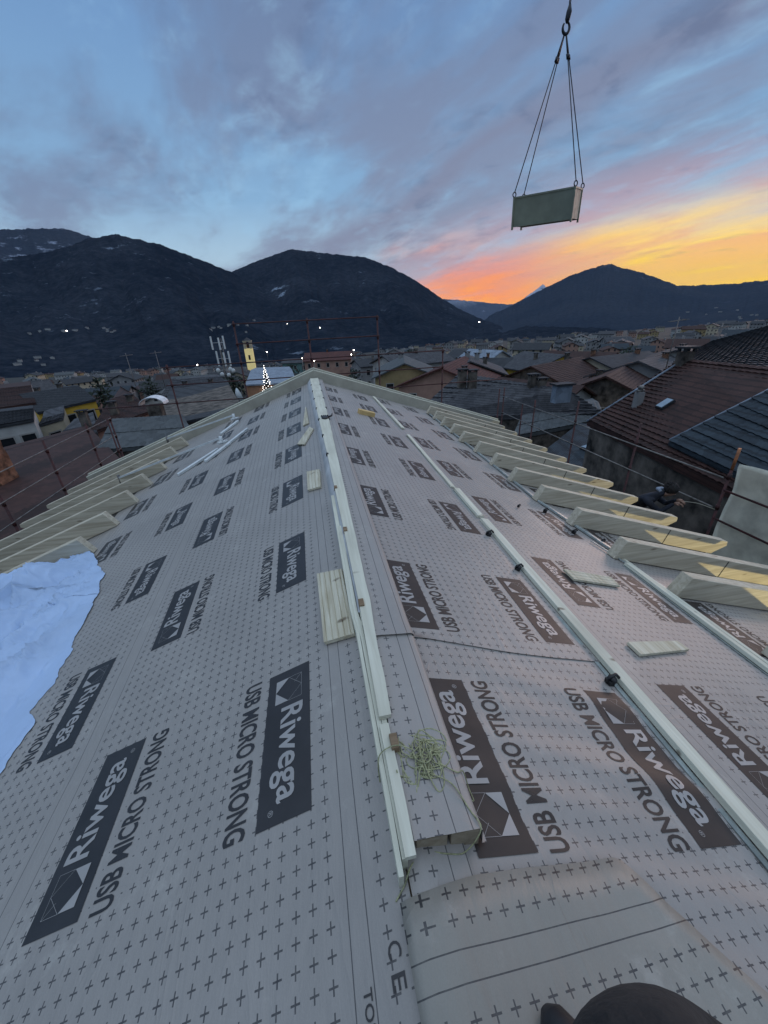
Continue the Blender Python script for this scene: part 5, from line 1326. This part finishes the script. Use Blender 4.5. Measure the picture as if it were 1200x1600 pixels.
while cnt < 298 and tries < 20000:
    tries += 1
    a = rn.uniform(-40, 56); r = 105*math.exp(rn.random()*math.log(1450/105.0))
    x, y = r*math.sin(R(a)), r*math.cos(R(a))
    sc = rn.uniform(.62, .88)*(1 if r < 400 else 1.3)
    if a > 24 and r < 150: continue
    if any(math.hypot(x-kx, y-ky) < kr+6.5*sc for kx, ky, kr in KEEP): continue
    KEEP.append((x, y, 5.2*sc)); place(x, y, ground(x, y)-.3, R(a*-1+rn.choice([0, 90])+rn.uniform(-25, 25)), sc, zone(a, r)); cnt += 1
# hamlets on the mountain sides
for (xs, ys, n_, spx, spy, word) in ((110, 517, 12, 75, 3, 'in the hillside village above the left roofs'), (358, 510, 9, 40, 6, 'in the hillside village above the bell tower'), (1120, 487, 11, 70, 8, 'on the slope at the upper right'), (50, 566, 6, 40, 6, 'on the terrace at the far left')):
    for k in range(n_):
        q = on_mountain(xs+rn.uniform(-spx, spx), ys+rn.gauss(0, spy))
        if q: place(q.x, q.y, q.z-1.5, rn.uniform(0, 3), .85, word, rn.choice([protos[0], protos[3], protos[6]]))
# lamps burning in the dusk
def lamp(px, py, D, r_, label, m_=None, hill=False):
    p = ad(px, py, D) if not hill else on_mountain(px, py)
    if p is None: return
    p = Vector(p)
    if hill: p = p*.995
    e = empty('street_lamp', (p.x, p.y, p.z-5), label, 'street lamp', 'burning lamps in the town')
    bm = bmesh.new(); tube(bm, [(p.x, p.y, p.z-6), (p.x, p.y, p.z-r_)], .07, 5); ob_w('pole', bm, PIPE, e)
    bm = bmesh.new(); bmesh.ops.create_icosphere(bm, subdivisions=2, radius=r_, matrix=Matrix.Translation(p)); ob_w('lamp_head', bm, LAMPW, e)
lamp(417, 550, 260, .26, 'bright white lamp right of the bell tower')
lamp(553, 547, 130, .15, 'upper bright lamp of the cluster above the apex')
lamp(549, 554, 128, .11, 'lower lamp of the cluster above the apex')
lamp(472, 560, 86, .07, 'lamp on the turquoise house')
lamp(308, 570, 150, .13, 'lamp left of the phone mast on the second rail')
lamp(491, 564, 84, .06, 'small lamp beside the scaffold post above the apex')
lamp(749, 503, 0, 3.0, 'single lamp high on the dark slope right of centre', hill=True)
lamp(449, 506, 0, 1.1, 'tiny lamp on the slope behind the tall scaffold', hill=True)
lamp(104, 517, 0, 1.4, 'lamp in the hillside village above the left roofs', hill=True)
lamp(500, 512, 0, 1.2, 'faint lamp on the slope above the apex', hill=True)

# ------------------------------------------------------------------ people
def skinned(name, joints, edges, mats, parent=None, sub=2):
    """one continuous surface grown round a joint skeleton; first joint is the root"""
    me = bpy.data.meshes.new(name); me.from_pydata([Vector(j[:3]) for j in joints], edges, [])
    o = bpy.data.objects.new(name, me); COL.objects.link(o)
    o.modifiers.new('s', 'SKIN'); m2 = o.modifiers.new('d', 'SUBSURF'); m2.levels = m2.render_levels = sub
    for i, j in enumerate(joints):
        sv_ = me.skin_vertices[0].data[i]; sv_.radius = (j[3], j[4] if len(j) > 4 else j[3]); sv_.use_root = (i == 0)
    dg = bpy.context.evaluated_depsgraph_get(); dg.update()
    nm = bpy.data.meshes.new_from_object(o.evaluated_get(dg)); bpy.data.objects.remove(o)
    for p_ in nm.polygons: p_.use_smooth = True
    o = bpy.data.objects.new(name, nm); COL.objects.link(o); nm.materials.clear()
    for m_ in mats: nm.materials.append(m_)
    if parent is not None:
        off = Vector(parent.location); o.parent = parent; nm.transform(Matrix.Translation(-off))
    return o
SKIN = mat('skin', (.30, .18, .13), .6, .08, 8); HAIR = mat('dark_hair', (.012, .010, .010), .8, .2, 40); NAVY = mat('navy_jacket', (.012, .016, .028), .85, .3, 6, .2)
GREYT = mat('work_trousers', (.034, .030, .028), .9, .35, 9, .9, col2=(.014, .013, .014)); BOOT = mat('boot_leather', (.018, .018, .020), .5, .3, 12, .2); HOOD = mat('hood_lining', (.30, .36, .45), .8); GREENT = mat('green_trousers', (.01, .06, .035), .8)
def hand(bm, w, d, side, r=1.0, curl=.5):
    """palm with four fingers and a side thumb; w wrist, d pointing direction"""
    w = Vector(w); d = Vector(d).normalized(); s_ = d.cross(Vector((0, 0, 1))).normalized()*side; n = s_.cross(d).normalized()
    n = n if n.z > 0 else -n
    pal = w+d*.05; tube(bm, [w, w+d*.03, w+d*.08, w+d*.095], [.022, .036, .040, .03], 8)
    for k in range(4):
        b = w+d*.085+s_*(-.03+.02*k); L = (.068, .078, .074, .058)[k]
        tube(bm, [b, b+d*L*.4-n*.006, b+d*L*.75-n*L*curl*.5, b+d*L*.8-n*L*curl], [.0105, .010, .009, .0075], 6)
    b = w+d*.035-s_*.03; tube(bm, [b, b-s_*.02+d*.025-n*.008, b-s_*.022+d*.055-n*.022], [.013, .012, .009], 6)
# the worker on the right scaffold
wk = empty('person', (6.65, 6.45, -3.56), 'worker in dark jacket leaning over the scaffold rail beyond the right rafters', 'person')
hd = Vector((6.76, 5.98, -1.86))
J = [(6.55, 6.55, -2.70, .16, .13), (6.53, 6.5, -2.50, .15, .12), (6.53, 6.40, -2.28, .18, .13), (6.58, 6.26, -2.09, .19, .12), (6.66, 6.12, -2.00, .075, .07), (6.72, 6.04, -1.92, .06, .06),
     (6.78, 6.33, -2.12, .075, .075), (6.90, 6.12, -2.24, .055, .055), (6.88, 5.90, -2.06, .038, .038), (6.42, 6.10, -2.14, .075, .075), (6.62, 5.96, -2.32, .055, .055), (6.82, 5.88, -2.12, .038, .038),
     (6.62, 6.65, -2.95, .10, .10), (6.62, 6.62, -3.25, .075, .075), (6.62, 6.7, -3.50, .05, .05), (6.48, 6.42, -2.95, .10, .10), (6.46, 6.30, -3.25, .075, .075), (6.44, 6.40, -3.50, .05, .05)]
skinned('body', J, [(0, 1), (1, 2), (2, 3), (3, 4), (4, 5), (3, 6), (6, 7), (7, 8), (3, 9), (9, 10), (10, 11), (0, 12), (12, 13), (13, 14), (0, 15), (15, 16), (16, 17)], [NAVY], wk)
bm = bmesh.new(); blob(bm, hd, .082, .105, .11, 16, 12); tube(bm, [hd+Vector((.0, -.02, -.06)), hd+Vector((-.04, .08, -.12))], .05, 10)
blob(bm, hd+Vector((.045, -.088, -.02)), .014, .022, .016, 8, 6); blob(bm, hd+Vector((.075, .01, -.01)), .012, .02, .028, 8, 6); blob(bm, hd+Vector((-.075, .01, -.01)), .012, .02, .028, 8, 6)
blob(bm, hd+Vector((.02, -.088, -.052)), .025, .014, .008, 8, 6)
ob_w('head', bm, SKIN, wk)
bm = bmesh.new(); rn2 = random.Random(3); blob(bm, hd+Vector((.01, .01, .035)), .122, .138, .125, 16, 12)
for k in range(160):
    a, b = rn2.uniform(0, 6.28), rn2.uniform(-.1, 1.5); d = Vector((math.cos(a)*math.cos(b), math.sin(a)*math.cos(b), math.sin(b))); 
    if d.y < -.6 and d.z < .4: continue
    c = hd+Vector((0, .02, .03))+Vector((d.x*.118, d.y*.132, d.z*.12)); tube(bm, [c, c+d*.022+Vector((rn2.uniform(-.02, .02), rn2.uniform(-.02, .02), .0))], [.010, .002], 4)
ob_w('hair', bm, HAIR, wk)
bm = bmesh.new(); tube(bm, [hd+Vector((-.12, .10, -.06)), hd+Vector((-.10, .20, -.04)), hd+Vector((.02, .22, -.06)), hd+Vector((.09, .12, -.12))], [.028, .045, .045, .025], 8); ob_w('hood', bm, HOOD, wk)
bm = bmesh.new(); hand(bm, (6.88, 5.90, -2.06), (.35, -1, .15), 1, curl=.9); ob_w('right_hand', bm, SKIN, wk)
bm = bmesh.new(); hand(bm, (6.82, 5.88, -2.12), (.6, -.8, .25), -1, curl=.9); ob_w('left_hand', bm, SKIN, wk)
for x_, y_ in ((6.62, 6.68), (6.44, 6.38)):
    bm = bmesh.new(); tube(bm, [(x_, y_+.04, -3.44), (x_, y_, -3.51), (x_, y_-.12, -3.515), (x_, y_-.2, -3.53)], [.055, .056, .05, .03], 8); ob_w('boot', bm, BOOT, wk)
bm = bmesh.new(); strand([(6.93, 5.80, -2.05), (7.05, 5.6, -2.02), (7.15, 5.38, -2.04), (7.19, 5.34, -2.05)], .006); tag(ob_w('guide_line', bm, mat('pale_line', (.4, .38, .3), .7)), 'thin pale line from the worker\'s hand to the red post', 'line')

# the photographer, only a knee and a boot tip come into the picture
ph = empty('person', (.2, -.1, 0), 'photographer whose dark trousered knee and boot tip show at the bottom edge', 'person')
kn = CAMP+ray(950, 1665)*.70
J = [(.18, -.62, .55, .17, .14), (.12, -.70, .78, .15, .12), (.02, -.68, 1.02, .18, .12), (-.06, -.58, 1.22, .17, .11), (-.10, -.50, 1.38, .06, .06), (-.12, -.46, 1.44, .055, .055),
     (.30, -.36, .60, .115, .115), (float(kn[0]), float(kn[1]), float(kn[2]), .098, .092), (.40, .02, .35, .062, .062), (.36, -.02, .03, .05, .05),
     (.02, -.42, .42, .10, .10), (-.12, -.25, .30, .075, .075), (-.12, -.45, .04, .055, .055),
     (.12, -.50, 1.20, .07, .07), (.20, -.30, 1.08, .052, .052), (.02, -.14, 1.30, .034, .034), (-.26, -.50, 1.20, .07, .07), (-.36, -.32, 1.10, .052, .052), (-.26, -.14, 1.30, .034, .034)]
skinned('body', J, [(0, 1), (1, 2), (2, 3), (3, 4), (4, 5), (0, 6), (6, 7), (7, 8), (8, 9), (0, 10), (10, 11), (11, 12), (3, 13), (13, 14), (14, 15), (3, 16), (16, 17), (17, 18)], [GREYT], ph, sub=3)
hp = Vector((-.14, -.42, 1.56)); bm = bmesh.new(); blob(bm, hp, .078, .10, .115, 16, 12); blob(bm, hp+Vector((0, .10, -.02)), .014, .02, .018, 8, 6)
for sx in (-1, 1): blob(bm, hp+Vector((sx*.078, 0, -.01)), .012, .02, .03, 8, 6)
ob_w('head', bm, SKIN, ph)
bm = bmesh.new(); blob(bm, hp+Vector((0, -.02, .035)), .088, .108, .10, 14, 10); ob_w('hair', bm, HAIR, ph)
bm = bmesh.new(); hand(bm, (.02, -.14, 1.30), (-.5, .6, .5), 1, curl=.7); ob_w('right_hand', bm, SKIN, ph)
bm = bmesh.new(); hand(bm, (-.26, -.14, 1.30), (.5, .6, .5), -1, curl=.7); ob_w('left_hand', bm, SKIN, ph)
bt = Vector((*[0.0],)) if False else None
d_ = ray(862, 1592); k_ = (.06-.08-CAMP[2])/d_[2]; tp = Vector(CAMP+d_*k_)
bm = bmesh.new(); tube(bm, [tp+Vector((.10, -.26, .07)), tp+Vector((.07, -.18, .02)), tp+Vector((.02, -.06, .01)), tp+Vector((0, 0, -.005)), tp+Vector((-.004, .02, -.01))], [.055, .058, .052, .036, .012], 12); ob_w('boot', bm, BOOT, ph)
bm = bmesh.new(); tube(bm, [(-.12, -.46, .05), (-.12, -.42, .0), (-.12, -.30, -.01), (-.12, -.2, -.02)], [.06, .06, .05, .03], 10); ob_w('boot', bm, BOOT, ph)

# ------------------------------------------------------------------ air
hm = bpy.data.materials.new('haze'); hm.use_nodes = True; ht = hm.node_tree
for n_ in list(ht.nodes):
    if n_.type == 'BSDF_PRINCIPLED': ht.nodes.remove(n_)
pv = ht.nodes.new('ShaderNodeVolumePrincipled'); pv.inputs['Color'].default_value = (.50, .66, .95, 1); pv.inputs['Density'].default_value = .000014
ht.links.new(pv.outputs[0], [n_ for n_ in ht.nodes if n_.type == 'OUTPUT_MATERIAL'][0].inputs['Volume'])
bm = bmesh.new(); box(bm, (-16500, -16500, -620), (16500, 16500, 1300)); bmesh.ops.recalc_face_normals(bm, faces=bm.faces)
tag(ob_w('haze', bm, hm), kind='stuff')
